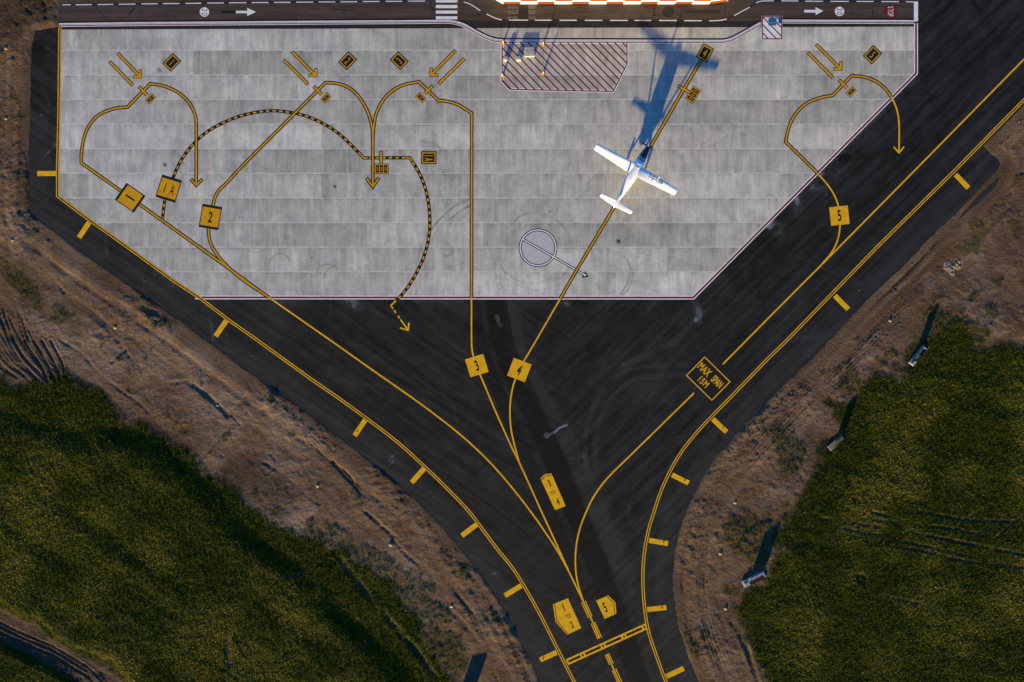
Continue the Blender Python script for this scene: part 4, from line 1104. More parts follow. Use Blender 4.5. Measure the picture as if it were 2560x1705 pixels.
for st_, hd, lab in (([(589.8, 30), (618.4, 30)], [(618, 19.6), (640, 29.8), (618, 40)], "white road arrow pointing right with a black bar behind it"), ([(2010.5, 28), (2039.6, 28)], [(2039, 17.8), (2058, 27.6), (2039, 37.5)], "white road arrow pointing right, near the STOP octagon")):
    mb = MB(); mb.ribbon(st_, 6.0 if hd[0][0] < 1000 else 6.6, PZ(1)); mb.poly(hd, PZ(1.2)); lone(mb, "road_arrow", WHT, lab, "ground marking", "white arrows on the service road")
for fn, lab in ((lambda mb: mb.ribbon([(553, 30.3), (589.6, 30.3)], 5.6, PZ(.8)), "short black painted bar behind the left white arrow"),
                (lambda mb: mb.ribbon([(1712.6, 28.5), (1799.6, 28.5)], 8.2, PZ(.5)), "long black bar painted over an old road marking"),
                (lambda mb: mb.poly(circ((1670.5, 28.5), 14.8, 36), PZ(.5)), "black disc painted over an old road sign"),
                (lambda mb: mb.poly([(1298, 14), (1320.4, 14), (1320, 49), (1296, 49)], PZ(.7)), "dark rectangle painted over the faded crossing")):
    mb = MB(); fn(mb); lone(mb, "blackout_patch", BLK if "short" in lab else BLK2, lab, "ground marking", "black paint over old road markings")
for x0, x1, lab in ((1268, 1296, "worn stripes of an old crossing left of the dark rectangle below the checkered wall"), (1321, 1338.5, "worn stripes of an old crossing right of the dark rectangle below the checkered wall")):
    mb = MB()
    for y in (13.5, 18.4, 27.2, 32, 41.5, 46): mb.poly([(x0, y), (x1, y), (x1, y + 2.6), (x0, y + 2.6)], PZ(.3))
    lone(mb, "faded_crossing", WORN, lab, "ground marking", "worn stripes of the old crossing")

# ------------------------------------------------------------------ checkered building at the top edge
g_or = plain("orange_wall_paint", (0.125, 0.027, 0.005), 0.7, 0.2, 0.06)
g_wh = plain("white_wall_paint", (0.78, 0.77, 0.74), 0.7, 0.2, 0.04)
ROOFM = plain("roof_sheet", (0.30, 0.30, 0.31), 0.6, 0.3, 0.15)
foot = [(1200, -75), (1225, -9), (1257.9, 10), (1772.6, 10), (1815.5, 4.5), (1848, -25), (1880, -110), (1880, -260), (1200, -260)]
F = [W(*p) for p in foot]
bt = thing("checkered_building", (18, 62, 0), "low building with orange and white checkered walls at the top edge", "building")
mb = MB()
ROWH, NROW, CH = 0.93, 4, 3.0
k0 = {2: 0, 1: 1, 0: 0, 3: 12, 4: 13, 5: 14}
for i in range(len(F)):
    a, b = np.array(F[i]), np.array(F[(i + 1) % len(F)])
    L = np.linalg.norm(b - a)
    n = 12 if i == 2 else max(1, round(L / CH))
    for k in range(n):
        p, q = a + (b - a) * k / n, a + (b - a) * (k + 1) / n
        for r in range(NROW):
            kk = k + {0: 1, 1: 1, 2: 0, 3: 0, 4: 1}.get(i, 0)
            mb.cur = 0 if (kk + r) % 2 == 0 else 1
            mb.face([(p[0], p[1], r * ROWH), (q[0], q[1], r * ROWH), (q[0], q[1], (r + 1) * ROWH), (p[0], p[1], (r + 1) * ROWH)])
mb.build("wall", [g_or, g_wh], bt)
mb = MB(); mb.face([(x, y, NROW * ROWH - 0.002) for x, y in F]); mb.build("roof", ROOFM, bt)

# ------------------------------------------------------------------ aeroplane
HEAD = R(-29.64)
wht = plain("aircraft_white", (0.80, 0.80, 0.82), 0.45, 0.4, 0.03)
navy = plain("aircraft_navy", (0.004, 0.022, 0.055), 0.3, 0.45, 0.05)
glass = G("windscreen_glass", 0.12, 0.5).col((0.03, 0.19, 0.22))
rubber = plain("tyre_rubber", (0.02, 0.02, 0.02), 0.8, 0.2)
metal = plain("bare_metal", (0.5, 0.52, 0.55), 0.35, 0.5, 0.1, 0.6)
prop_m = plain("propeller_black", (0.015, 0.015, 0.017), 0.5, 0.3)
letter = plain("registration_black", (0.03, 0.03, 0.04), 0.6, 0.2)
amber = plain("amber_flap_hinge", (0.75, 0.38, 0.02), 0.5, 0.3)
plane = thing("parked_aeroplane", (21.18, 29.39, 0.018), "white high-wing propeller aeroplane with a navy nose parked on the concrete", "aeroplane", rz=HEAD)

def section(y, hw, zb, zt, e=2.6, n=28):
    out = []
    zc, hz = (zb + zt) / 2, (zt - zb) / 2
    for k in range(n):
        a = 2 * math.pi * k / n
        c_, s_ = math.cos(a), math.sin(a)
        out.append((hw * math.copysign(abs(c_) ** (2 / e), c_), y, zc + hz * math.copysign(abs(s_) ** (2 / e), s_)))
    return out
SEC = [(4.62, .34, 1.32, 1.98, 2.2), (4.45, .43, 1.15, 2.08, 2.3), (3.9, .54, .98, 2.16, 2.6), (3.2, .64, .88, 2.22, 2.8), (2.52, .74, .82, 2.28, 3.0), (2.05, .80, .80, 2.56, 3.0),
       (1.6, .83, .80, 2.80, 3.0), (1.2, .85, .80, 2.90, 3.2), (.2, .86, .80, 2.93, 3.4), (-1.3, .86, .82, 2.92, 3.4), (-2.4, .80, .92, 2.84, 3.0), (-3.6, .62, 1.2, 2.74, 2.6), (-5.0, .40, 1.6, 2.60, 2.3),
       (-6.2, .24, 1.86, 2.48, 2.1), (-7.1, .13, 2.02, 2.40, 2.0), (-7.55, .05, 2.12, 2.32, 2.0)]
rings = [section(*s) for s in SEC]
parts = {"fuselage": MB(), "cowling": MB(), "windscreen": MB()}
NS = 28
for i in range(len(rings) - 1):
    for k in range(NS):
        j = (k + 1) % NS
        q = [rings[i][k], rings[i][j], rings[i + 1][j], rings[i + 1][k]]
        zc = sum(p[2] for p in q) / 4; yc = sum(p[1] for p in q) / 4; xc = sum(p[0] for p in q) / 4
        name = "fuselage"
        a = math.degrees(2 * math.pi * (k + .5) / NS)
        if yc > 2.52 and 24 < a < 156: name = "cowling"
        elif 1.6 < yc < 2.52 and 28 < a < 152 and abs(a - 90) > 2: name = "windscreen"
        elif -2.4 < yc < 1.5 and zc > 1.75 and zc < 2.35 and abs(xc) > .5 and i % 2 == 0: name = "cabin_window%d%d" % (i, xc > 0); parts.setdefault(name, MB())
        parts[name].face(q[::-1])
parts["fuselage"].face(rings[0]); parts["fuselage"].face(rings[-1][::-1])
def weld(o, smooth=True):
    b_ = bmesh.new(); b_.from_mesh(o.data); bmesh.ops.remove_doubles(b_, verts=b_.verts[:], dist=1e-4); bmesh.ops.recalc_face_normals(b_, faces=b_.faces[:]); b_.to_mesh(o.data); b_.free()
    if smooth: o.data.polygons.foreach_set("use_smooth", [True] * len(o.data.polygons))
    return o
for nm, q_ in parts.items():
    weld(q_.build("cabin_window" if "window" in nm else nm, {"fuselage": wht, "cowling": navy}.get(nm, glass), plane, local=True))
# a white cheat line between the navy hood and the sides
for s in (-1, 1):
    mb = MB()
    P_ = []
    for sec in SEC[1:5]:
        r_ = section(*sec); k = 2 if s > 0 else 12
        P_.append(Vector(r_[k]) + Vector((s * .012, 0, .012)))
    for a, b in zip(P_, P_[1:]): mb.tube(a, b, .028, seg=6)
    mb.build("trim_strip", wht, plane, local=True)

def airfoil(chord, t, n=14):
    up, lo = [], []
    for i in range(n + 1):
        x = 0.5 * (1 - math.cos(math.pi * i / n))
        yt = 5 * t * (0.2969 * math.sqrt(x) - 0.126 * x - 0.3516 * x ** 2 + 0.2843 * x ** 3 - 0.1036 * x ** 4)
        cb = -0.05 * (x - .3) + 0.016 * (2 * .4 * x - x * x) / .16 if x < .4 else -0.05 * (x - .3) + 0.016 * ((1 - .8) + .8 * x - x * x) / .36
        up.append((x * chord, (cb + yt) * chord)); lo.append((x * chord, (cb - yt) * chord))
    return up + lo[::-1][1:-1]
def flying(name, stations, t, mat, cap=True):
    """Loft of aerofoils: (span x, leading-edge y, z, chord)."""
    mb = MB(); rs = []
    for x, le, z, ch in stations:
        rs.append([(x, le - a, z + b) for a, b in airfoil(ch, t)])
    n = len(rs[0])
    for i in range(len(rs) - 1):
        for k in range(n):
            j = (k + 1) % n
            mb.face([rs[i][k], rs[i][j], rs[i + 1][j], rs[i + 1][k]])
    if cap: mb.face(rs[0]); mb.face(rs[-1][::-1])
    return weld(mb.build(name, mat, plane, local=True))
for s in (1, -1):
    flying("wing", [(s * 0.55, .80, 2.74, 1.94), (s * 4.2, .62, 2.88, 1.57), (s * 7.8, .43, 3.03, 1.20), (s * 7.94, .34, 3.05, 1.02)], .115, wht)
    flying("tailplane", [(s * .08, -6.05, 2.26, 1.28), (s * 3.0, -6.30, 2.27, .76), (s * 3.12, -6.38, 2.275, .62)], .085, wht)
    mb = MB(); mb.tube((s * .78, .25, 1.0), (s * 3.7, .10, 2.80), .085, .07, 10); mb.build("wing_strut", wht, plane, local=True)
    mb = MB(); mb.tube((s * .75, 0.1, .95), (s * 1.78, 0, .36), .09, .06, 10); mb.build("gear_leg", wht, plane, local=True)
    mb = MB(); mb.tube((s * 1.66, 0, .35), (s * 1.90, 0, .35), .35, seg=20); w_ = mb.build("wheel", rubber, plane, local=True)
    mb = MB(); mb.tube((s * 1.64, 0, .35), (s * 1.92, 0, .35), .15, seg=14); mb.build("hub", metal, w_, local=True)
    mb = MB(); mb.tube((s * 2.3, -1.16, 2.83), (s * 2.3, -1.34, 2.80), .05, seg=6); mb.build("flap_bracket", amber, plane, local=True)
    mb = MB(); mb.lathe((s * 5.6, .28, 3.04), [(.04, -.02), (.04, .015)], 10); mb.build("fuel_cap", rubber, plane, local=True)
# fin with its dorsal fillet and rudder
mb = MB()
fin = [(-4.6, 2.62, 2.9, .03), (-5.6, 3.05, 1.9, .05), (-6.2, 4.2, 1.45, .06), (-6.5, 4.68, 1.2, .05)]
def finsec(le, z, ch, t):
    return [(t * f, le - ch * a, z) for a, f in ((0, 0), (.15, .8), (.4, 1), (.75, .6), (1, .05), (1, -.05), (.75, -.6), (.4, -1), (.15, -.8))]
rs = [finsec(*f) for f in fin]
for i in range(len(rs) - 1):
    for k in range(9):
        j = (k + 1) % 9; mb.face([rs[i][k], rs[i][j], rs[i + 1][j], rs[i + 1][k]])
mb.face(rs[-1][::-1]); mb.face(rs[0])
weld(mb.build("tail_fin", wht, plane, local=True))
# nose gear, spinner, propeller
mb = MB(); mb.tube((0, 3.75, 1.0), (0, 3.75, .3), .06, seg=8); mb.build("gear_leg", metal, plane, local=True)
mb = MB(); mb.tube((-.11, 3.75, .30), (.11, 3.75, .30), .30, seg=18); mb.build("wheel", rubber, plane, local=True)
mb = MB()
sp = []
for r, y in ((.27, 4.62), (.26, 4.74), (.20, 4.88), (.11, 4.98), (.02, 5.02)):
    sp.append([(r * math.cos(2 * math.pi * k / 18), y, 1.66 + r * math.sin(2 * math.pi * k / 18)) for k in range(18)])
for i in range(4):
    for k in range(18):
        j = (k + 1) % 18; mb.face([sp[i][k], sp[i][j], sp[i + 1][j], sp[i + 1][k]])
mb.face(sp[-1])
spn_o = weld(mb.build("spinner", plain("polished_spinner", (0.62, 0.64, 0.7), .25, .5, .05, .5), plane, local=True))
for k in range(3):
    a = R(178 + 120 * k); ca, sa = math.cos(a), math.sin(a)
    mb = MB(); rs = []
    for r, wd, tw in ((.2, .16, 84), (.5, .26, 82), (.9, .27, 80), (1.25, .19, 78), (1.35, .08, 78)):
        t = R(tw); prof = []
        for u_, v_ in ((-.5, 0), (0, .09), (.5, 0), (0, -.06)):
            tx, ty = u_ * wd * math.cos(t) - v_ * wd * math.sin(t), u_ * wd * math.sin(t) + v_ * wd * math.cos(t)
            prof.append((r * ca - tx * sa, 4.74 + ty, 1.66 + r * sa + tx * ca))
        rs.append(prof)
    for i in range(4):
        for q_ in range(4):
            j = (q_ + 1) % 4; mb.face([rs[i][q_], rs[i][j], rs[i + 1][j], rs[i + 1][q_]])
    mb.face(rs[-1]); mb.face(rs[0])
    weld(mb.build("propeller_blade", prop_m, plane, local=True), False)
# weather radar pod, antennas, roof fittings, exhaust, registration
mb = MB(); rs = []
for y, r in ((.0, .02), (.25, .10), (.62, .15), (.95, .14), (1.12, .09), (1.18, .01)):
    rs.append([(4.12 + r * math.cos(2 * math.pi * k / 14), y, 2.90 + r * math.sin(2 * math.pi * k / 14)) for k in range(14)])
for i in range(5):
    for k in range(14):
        j = (k + 1) % 14; mb.face([rs[i][k], rs[i][j], rs[i + 1][j], rs[i + 1][k]])
weld(mb.build("radar_pod", wht, plane, local=True))
mb = MB(); mb.tube((0, -2.15, 2.84), (0, -2.45, 3.16), .05, .02, 6); mb.build("antenna", metal, plane, local=True)
mb = MB(); mb.tube((.45, 3.6, 1.2), (.62, 3.0, .95), .11, .13, 10); mb.build("exhaust_pipe", metal, plane, local=True)
mb = MB()
for x0 in (-.42, .42): mb.tube((x0, 1.35, 2.90), (x0, .2, 2.955), .02, seg=6)
for yy in (.95, .2): mb.tube((-.42, yy, 2.925 if yy > .5 else 2.95), (.42, yy, 2.925 if yy > .5 else 2.95), .016, seg=6)
mb.build("roof_seam", plain("seam_grey", (.5, .52, .56), .5, .3), plane, local=True)
mb = MB(); mb.tube((0, 1.64, 2.80), (0, 2.5, 2.30), .03, seg=6); mb.tube((-.32, 2.58, 2.29), (.02, 2.60, 2.30), .035, seg=6); mb.build("windscreen_post", prop_m, plane, local=True)
def on_wing(s, x0, x1, yc, h, name):
    cu = bpy.data.curves.new("lettering", 'FONT'); cu.body = s; cu.fill_mode = 'FRONT'; cu.resolution_u = 3; cu.offset = .008
    ob = bpy.data.objects.new("lettering", cu); COL.objects.link(ob)
    dg = bpy.context.evaluated_depsgraph_get(); dg.update()
    me = bpy.data.meshes.new_from_object(ob.evaluated_get(dg))
    b_ = bmesh.new(); b_.from_mesh(me); bmesh.ops.triangulate(b_, faces=b_.faces[:]); bmesh.ops.subdivide_edges(b_, edges=b_.edges[:], cuts=1, use_grid_fill=True); b_.to_mesh(me); b_.free()
    bpy.data.objects.remove(ob); bpy.data.curves.remove(cu)
    co = np.array([v.co[:] for v in me.vertices]); mn, mx = co.min(0), co.max(0)
    xx = x0 + (co[:, 0] - mn[0]) / (mx[0] - mn[0]) * (x1 - x0); yy = yc + ((co[:, 1] - mn[1]) / (mx[1] - mn[1]) - .5) * h
    for v, a, b in zip(me.vertices, xx, yy):
        f = (a - .55) / (7.8 - .55); le = .80 + (.43 - .80) * f; ch = 1.94 + (1.20 - 1.94) * f; z0 = 2.74 + (3.03 - 2.74) * f
        prof = airfoil(ch, .115)[:15]
        zz = np.interp(le - b, [p[0] for p in prof], [p[1] for p in prof])
        v.co = (a, b, z0 + zz + .012)
    me.materials.append(letter)
    o_ = bpy.data.objects.new(name, me); COL.objects.link(o_); o_.parent = plane
seam_m = plain("panel_gap_grey", (.30, .31, .34), .6, .2)
for s in (1, -1):
    mb = MB()
    for f0, x0, x1 in ((.70, .95, 4.55), (.74, 4.65, 7.6)):
        for k in range(12):
            q_ = []
            for xx, df in ((x0 + (x1 - x0) * k / 12, 0), (x0 + (x1 - x0) * (k + 1) / 12, 0), (x0 + (x1 - x0) * (k + 1) / 12, 1), (x0 + (x1 - x0) * k / 12, 1)):
                f = (xx - .55) / 7.25; le = .80 - .37 * f; ch = 1.94 - .74 * f; z0 = 2.74 + .29 * f
                prof = airfoil(ch, .115)[:15]; dx = f0 * ch + df * .035
                q_.append((s * xx, le - dx, z0 + float(np.interp(dx, [p[0] for p in prof], [p[1] for p in prof])) + .008))
            mb.face(q_)
    mb.build("flap_seam", seam_m, plane, local=True)
on_wing("LQ-CEB", 2.55, 5.15, -.02, .62, "registration")

# ------------------------------------------------------------------ foundations, cones, cover plates
conc2 = plain("block_concrete", (0.36, 0.34, 0.33), 0.9, 0.15, 0.25, scale=2.0)
steel = plain("bolt_steel", (0.35, 0.33, 0.30), 0.5, 0.4, 0.2, 0.4)
for (x, y), sz, h, rz, bolts, bh, lab in (((1265.4, 149), .76, .60, 0, ((-.2, -.2), (.2, -.2), (-.2, .2), (.2, .2)), .28, "small concrete block with steel bolts nearest the hatched box's left edge"),
                                          ((1296.3, 148.5), .80, .60, 0, ((-.2, -.2), (.2, -.2), (-.2, .2), (.2, .2)), .28, "small concrete block with steel bolts beside the large bolted block"),
                                          ((1323.6, 131), 1.72, .36, R(2), [(-.6 + .4 * i, -.5 + .5 * j) for i in range(4) for j in range(3)], .36, "large square concrete block with rows of steel bolts on top")):
    bx = W(x, y)
    t = thing("concrete_block", (*bx, .012), lab, "concrete block", "concrete blocks in the hatched box")
    mb = MB(); mb.box((*bx, .012), (sz, sz * (.95 if sz > 1 else .78), h), rz, 1.0, .03); mb.build("block", conc2, t)
    for i, (a, b) in enumerate(bolts):
        mb = MB(); mb.tube((bx[0] + a, bx[1] + b * (.95 if sz > 1 else .78), h - .02), (bx[0] + a + random.uniform(-.02, .02), bx[1] + b * (.95 if sz > 1 else .78), h + bh), .022, seg=6); mb.build("bolt", steel, t)
cone_or = plain("cone_orange", (0.50, 0.13, 0.008), 0.6, 0.3, .08); cone_ye = plain("cone_yellow_sleeve", (0.72, 0.36, 0.01), 0.45, 0.4, .05)
for i, ((x, y), lab) in enumerate((((1258.2, 108), "slim orange cone at the upper left corner of the hatched box"), ((1358, 110.5), "slim orange cone on the hatched box's top line, beyond the large block"),
                                   ((1256.3, 189.5), "slim orange cone on the left side line of the hatched box"), ((1357.8, 184), "slim orange cone standing alone in the middle of the hatched box"))):
    bx = W(x, y)
    t = thing("traffic_cone", (*bx, .012), lab, "traffic cone", "slim traffic cones round the concrete blocks")
    mb = MB(); mb.box((*bx, .012), (.42, .42, .06), R(10 * i), .9); mb.build("base", cone_or, t)
    mb = MB(); mb.lathe((*bx, .07), [(.165, 0), (.11, .40), (.075, .78), (.07, .98), (.05, 1.0)], 14); mb.build("cone", cone_or, t, True)
    mb = MB(); mb.lathe((*bx, .07), [(.150, .16), (.098, .55), (.078, .90)], 14); mb.build("sleeve", cone_ye, t, True)
blue1 = plain("teal_plate", (0.006, 0.105, 0.20), .5, .3, .2); blue2 = plain("blue_plate", (0.018, 0.075, 0.19), .5, .3, .2); rim_b = plain("pale_blue_edge", (0.10, 0.33, 0.50), .5, .3); pinkr = plain("red_plate_lettering", (0.30, 0.06, 0.13), .6, .2)
for x, lab in ((1925.4, "blue cover plate with red lettering, left one of the pair"), (1935.4, "blue cover plate with red lettering, right one of the pair")):
    c0 = W(x, 56); t = thing("cover_plate", (*c0, .02), lab, "cover plate", "blue plates on the small striped square")
    mb = MB(); mb.box((*W(x, 52.2), .02), (9.2 / PPM, 7.6 / PPM, .03)); mb.build("lid", blue1, t)
    mb = MB(); mb.box((*W(x, 60.6), .02), (9.2 / PPM, 6.2 / PPM, .028)); f_ = mb.build("front_panel", blue2, t)
    mb = MB(); mb.box((*W(x, 56.7), .02), (9.4 / PPM, 1.2 / PPM, .034)); mb.build("hinge", rim_b, t)
    mb = MB(); tiny(mb, (x, 60.3), (0, -1), 6.2, 2.4, .0515); mb.build("lettering", pinkr, t)
mb = MB(); mb.box((*W(1949.6, 53), .02), (7.6 / PPM, 11.4 / PPM, .03)); mb.box((*W(1949.6, 46.6), .02), (4.4 / PPM, 1.6 / PPM, .028))
lone(mb, "cover_plate", blue2, "plain blue plate at the right edge of the small striped square", "cover plate", "blue plates on the small striped square")

# ------------------------------------------------------------------ lights along the shoulders
def zat(x, y):
    i = min(max(int(round((x + 96) / STEP)), 0), len(core_x) - 1) + len(far); j = min(max(int(round((y + 66) / STEP)), 0), len(core_y) - 1) + len(far)
    return float(Z[j, i])
yel_b = plain("yellow_base_paint", (0.28, 0.16, 0.015), 0.6, 0.3, .2); lens = plain("blue_lens", (0.07, 0.11, 0.21), .3, .5, .1); pale_c = plain("pale_mortar", (0.10, 0.08, 0.066), .9, .1, .25)
dark_m = plain("dark_metal", (0.05, 0.05, 0.055), .5, .4)
proto = None
def clone(o, loc, label):
    r = o.copy(); COL.objects.link(r); r.location = loc; r["label"] = label
    for ch in o.children:
        c2 = ch.copy(); COL.objects.link(c2); c2.parent = r
        for g2 in ch.children:
            d2 = g2.copy(); COL.objects.link(d2); d2.parent = c2
    return r
def ring_light(x, y, z, label, group):
    global proto
    if proto is None:
        proto = thing("light_base", (x, y, z), label, "light base", group)
        mb = MB(); mb.lathe((0, 0, 0), [(.36, -.15), (.36, .0), (.30, .012)], 20); mb.build("footing", pale_c, proto, local=True)
        mb = MB(); mb.lathe((0, 0, .01), [(.32, 0), (.30, .03), (.20, .06), (.17, .065)], 20); mb.build("ring", yel_b, proto, True, True)
        mb = MB(); mb.lathe((0, 0, .07), [(.17, 0), (.165, .02), (.09, .035), (.02, .04)], 16); mb.build("lens", lens, proto, True, True)
        return proto
    r = clone(proto, (x, y, z), label); r["group"] = group
    return r
for (x, y), lab in (((16, 121), "yellow ringed light base in dark earth near the top left corner"), ((15, 296), "yellow ringed light base on bare earth by the left edge, below the topmost one"), ((32, 600), "yellow ringed light base on earth left of the concrete's lower corner"),
                    ((543, 1013), "yellow ringed light base beside the churned earth on the left"), ((794, 1214), "yellow ringed light base just below the dark grooves"), ((977, 1361), "yellow ringed light base on the left verge near sparse grass"),
                    ((1129, 1515), "lowest yellow ringed light base on the left verge"), ((1838, 1256), "yellow ringed light base on the right verge, topmost of its three"), ((1801, 1383), "yellow ringed light base on the right verge left of the red sign"),
                    ((1814, 1521), "yellow ringed light base on the right verge below the red sign"), ((2226, 801), "yellow ringed light base on earth above the empty yellow sign"), ((288, 818), "half buried light base on the left bank of earth")):
    p = W(x, y); ring_light(*p, zat(*p) - .01, lab, "ringed light bases along the verges")
# spare bases laid on pale sheets
g_sh = plain("pale_sheet", (0.24, 0.19, 0.145), .8, .2, .3)
mb = MB()
sh = [(2358, 673), (2361, 656), (2372, 652), (2378, 665), (2391, 661), (2396, 646), (2406, 646), (2407, 668), (2396, 675), (2386, 671), (2388, 690), (2376, 689), (2372, 681)]
zz = float(np.mean([zat(*W(*p)) for p in sh])) + .03
top = [(*W(*p), zz) for p in sh]; bot = [(*W(*p), zz - .25) for p in sh]
mb.face(top[::-1])
for i in range(len(sh)):
    j = (i + 1) % len(sh); mb.face([top[i], top[j], bot[j], bot[i]])
lone(mb, "ground_sheet", g_sh, "pale irregular sheet on the earth under the cluster of ringed bases", "sheet")
for i, (a, b) in enumerate(((936, 765), (915, 855), (898, 980), (1035, 955), (1150, 1050), (1192, 1245), (1300, 900), (1410, 775), (1535, 650), (1550, 910))):
    p = W(2320 + a / 19.6, 620 + b / 19.6)
    ring_light(*p, zz - .02 + .004 * i, "spare yellow ringed light base in the cluster on a pale sheet", "spare light bases in the cluster").scale = (1, 1, .45)
lp = None
for i, ((x, y), lab) in enumerate((((893, 1080), "thin upright edge light on the bar beside the grooves"), ((1077.5, 1244), "thin upright edge light on the left shoulder between bars"), ((1241, 1433), "thin upright edge light on the left shoulder amid pale scratches"), ((1358, 1647), "thin upright edge light on the bar beside the ladder line"),
                                   ((1807, 1071), "thin upright edge light on the bar below the MAX SPAN sign"), ((1711, 1202), "thin upright edge light on the bar where the right line bends"), ((1658.5, 1356), "thin upright edge light on the slightly tilted right bar"), ((1654, 1520), "thin upright edge light on the right bar above the ladder line"),
                                   ((362, 700), "thin upright edge light on the left shoulder below the concrete"), ((628, 889), "thin upright edge light on the left shoulder with a faint shadow"), ((106, 288), "thin upright edge light on the narrow strip at the far left"), ((2147, 726), "thin upright edge light on the right shoulder above its bar"))):
    p = W(x, y)
    if lp is None:
        lp = thing("edge_light", (*p, .024), lab, "edge light", "thin edge lights on the shoulders")
        mb = MB(); mb.lathe((0, 0, 0), [(.10, 0), (.10, .03), (.03, .05)], 12); mb.build("base", dark_m, lp, local=True)
        mb = MB(); mb.tube((0, 0, .04), (0, 0, .28), .02, seg=8); mb.build("stem", yel_b, lp, local=True)
        mb = MB(); mb.lathe((0, 0, .27), [(.045, 0), (.05, .06), (.03, .11), (.005, .12)], 12); mb.build("lens", lens, lp, True, True)
    else:
        clone(lp, (*p, .024), lab)

# ------------------------------------------------------------------ taxiway signs on concrete pads
sign_y = plain("sign_yellow", (0.62, 0.42, 0.006), .4, .3, .08); sign_r = plain("sign_red", (0.42, 0.008, 0.014), .4, .3, .08); sign_k = plain("sign_black", (0.008, 0.008, 0.008), .4, .3, .1)
sign_w = plain("sign_white_lettering", (0.45, 0.40, 0.40), .5, .3)
pad_pale = plain("pad_pale_concrete", (0.30, 0.28, 0.27), .9, .15, .2); pad_drk = plain("pad_dark_concrete", (0.16, 0.14, 0.125), .9, .15, .25); pad_blue = plain("pad_grey_concrete", (0.26, 0.28, 0.31), .9, .15, .2)
def taxi_sign(a, b, pw, sa, sb, hgt, pad, faces, label, box=None):
    """Pad from a to b (pixels), panel from sa to sb; its lettered face looks back to the taxiway."""
    A_, B_ = np.array(W(*a)), np.array(W(*b)); d = B_ - A_; L = np.linalg.norm(d); rz = math.atan2(d[1], d[0])
    c = (A_ + B_) / 2; z = zat(*c) + .10
    t = thing("taxiway_sign", (*c, z), label, "sign", "signs on pads in the east field")
    mb = MB(); mb.box((*c, z - .25), (L, pw, .31), rz, 1, .03); mb.build("pad", pad, t)
    S0, S1 = np.array(W(*sa)), np.array(W(*sb)); SL = np.linalg.norm(S1 - S0); sc = (S0 + S1) / 2; u_ = (S1 - S0) / SL
    nrm = np.array((-u_[1], u_[0]))
    if nrm @ np.array((-sc[0], -sc[1])) < 0: nrm = -nrm
    mb = MB(); mb.box((*sc, z + .16), (SL, .24, hgt - .16), rz, 1, .02); mb.build("housing", sign_k, t)
    fx = sc + nrm * .127
    p0 = 0.0
    for mat, frac, txt in faces:
        q0, q1 = fx + u_ * SL * (p0 - .5 + .015), fx + u_ * SL * (p0 + frac - .5 - .015)
        mb = MB(); mb.face([(*q0, z + .2), (*q1, z + .2), (*q1, z + hgt - .05), (*q0, z + hgt - .05)]); f_ = mb.build("face", mat, t)
        if txt:
            mb = MB(); o_ = nrm * .006; n = 6
            for i in range(n):
                for dz in (.0, .18, .36):
                    if (i * 7 + int(dz * 50)) % 3 == 0 and i % 2: continue
                    m0 = q0 + (q1 - q0) * ((i + .25) / n) + o_; m1 = q0 + (q1 - q0) * ((i + .68) / n) + o_
                    mb.face([(*m0, z + .32 + dz), (*m1, z + .32 + dz), (*m1, z + .32 + dz + .07), (*m0, z + .32 + dz + .07)])
                m0 = q0 + (q1 - q0) * ((i + .25) / n) + o_ * 1.2; m1 = q0 + (q1 - q0) * ((i + .37) / n) + o_ * 1.2
                mb.face([(*m0, z + .32), (*m1, z + .32), (*m1, z + .75), (*m0, z + .75)])
            mb.build("lettering", txt, f_, local=False) if False else mb.build("lettering", txt, t)
        p0 += frac
    for f in (.15, .5, .85):
        m = S0 + u_ * SL * f; mb = MB(); mb.tube((*m, z + .05), (*m, z + .18), .035, seg=8); mb.build("leg", dark_m, t)
    if box:
        bx = W(*box); mb = MB(); mb.box((*bx, z + .06), (.42, .36, .22), rz, .95, .03); mb.build("junction_box", plain("box_grey_blue", (.10, .13, .2), .5, .3), t)
taxi_sign((2276, 911.5), (2312, 867), 1.05, (2283, 903), (2306.5, 873.5), 1.0, pad_pale, [(sign_y, .5, None), (sign_k, .5, None)], "pale concrete pad with a half yellow, half black sign in the grass", (2278.6, 907.5))
taxi_sign((2072, 1121.5), (2107, 1092), 1.0, (2085, 1113), (2105, 1096), 1.0, pad_drk, [(sign_y, 1.0, None)], "dark weathered pad with a plain yellow sign at the field's edge")
taxi_sign((1857, 1460.5), (1911, 1433), 1.15, (1871, 1455), (1905.5, 1437), 1.15, pad_blue, [(sign_r, 1.0, sign_w)], "blue-grey pad with a red sign lettered in white", (1862.5, 1457.5))
taxi_sign((1130, 1768), (1184, 1752), 1.1, (1138, 1765), (1176, 1754), 1.1, pad_pale, [(sign_y, 1.0, None)], "sign beyond the lower edge whose long shadow falls on the left verge")

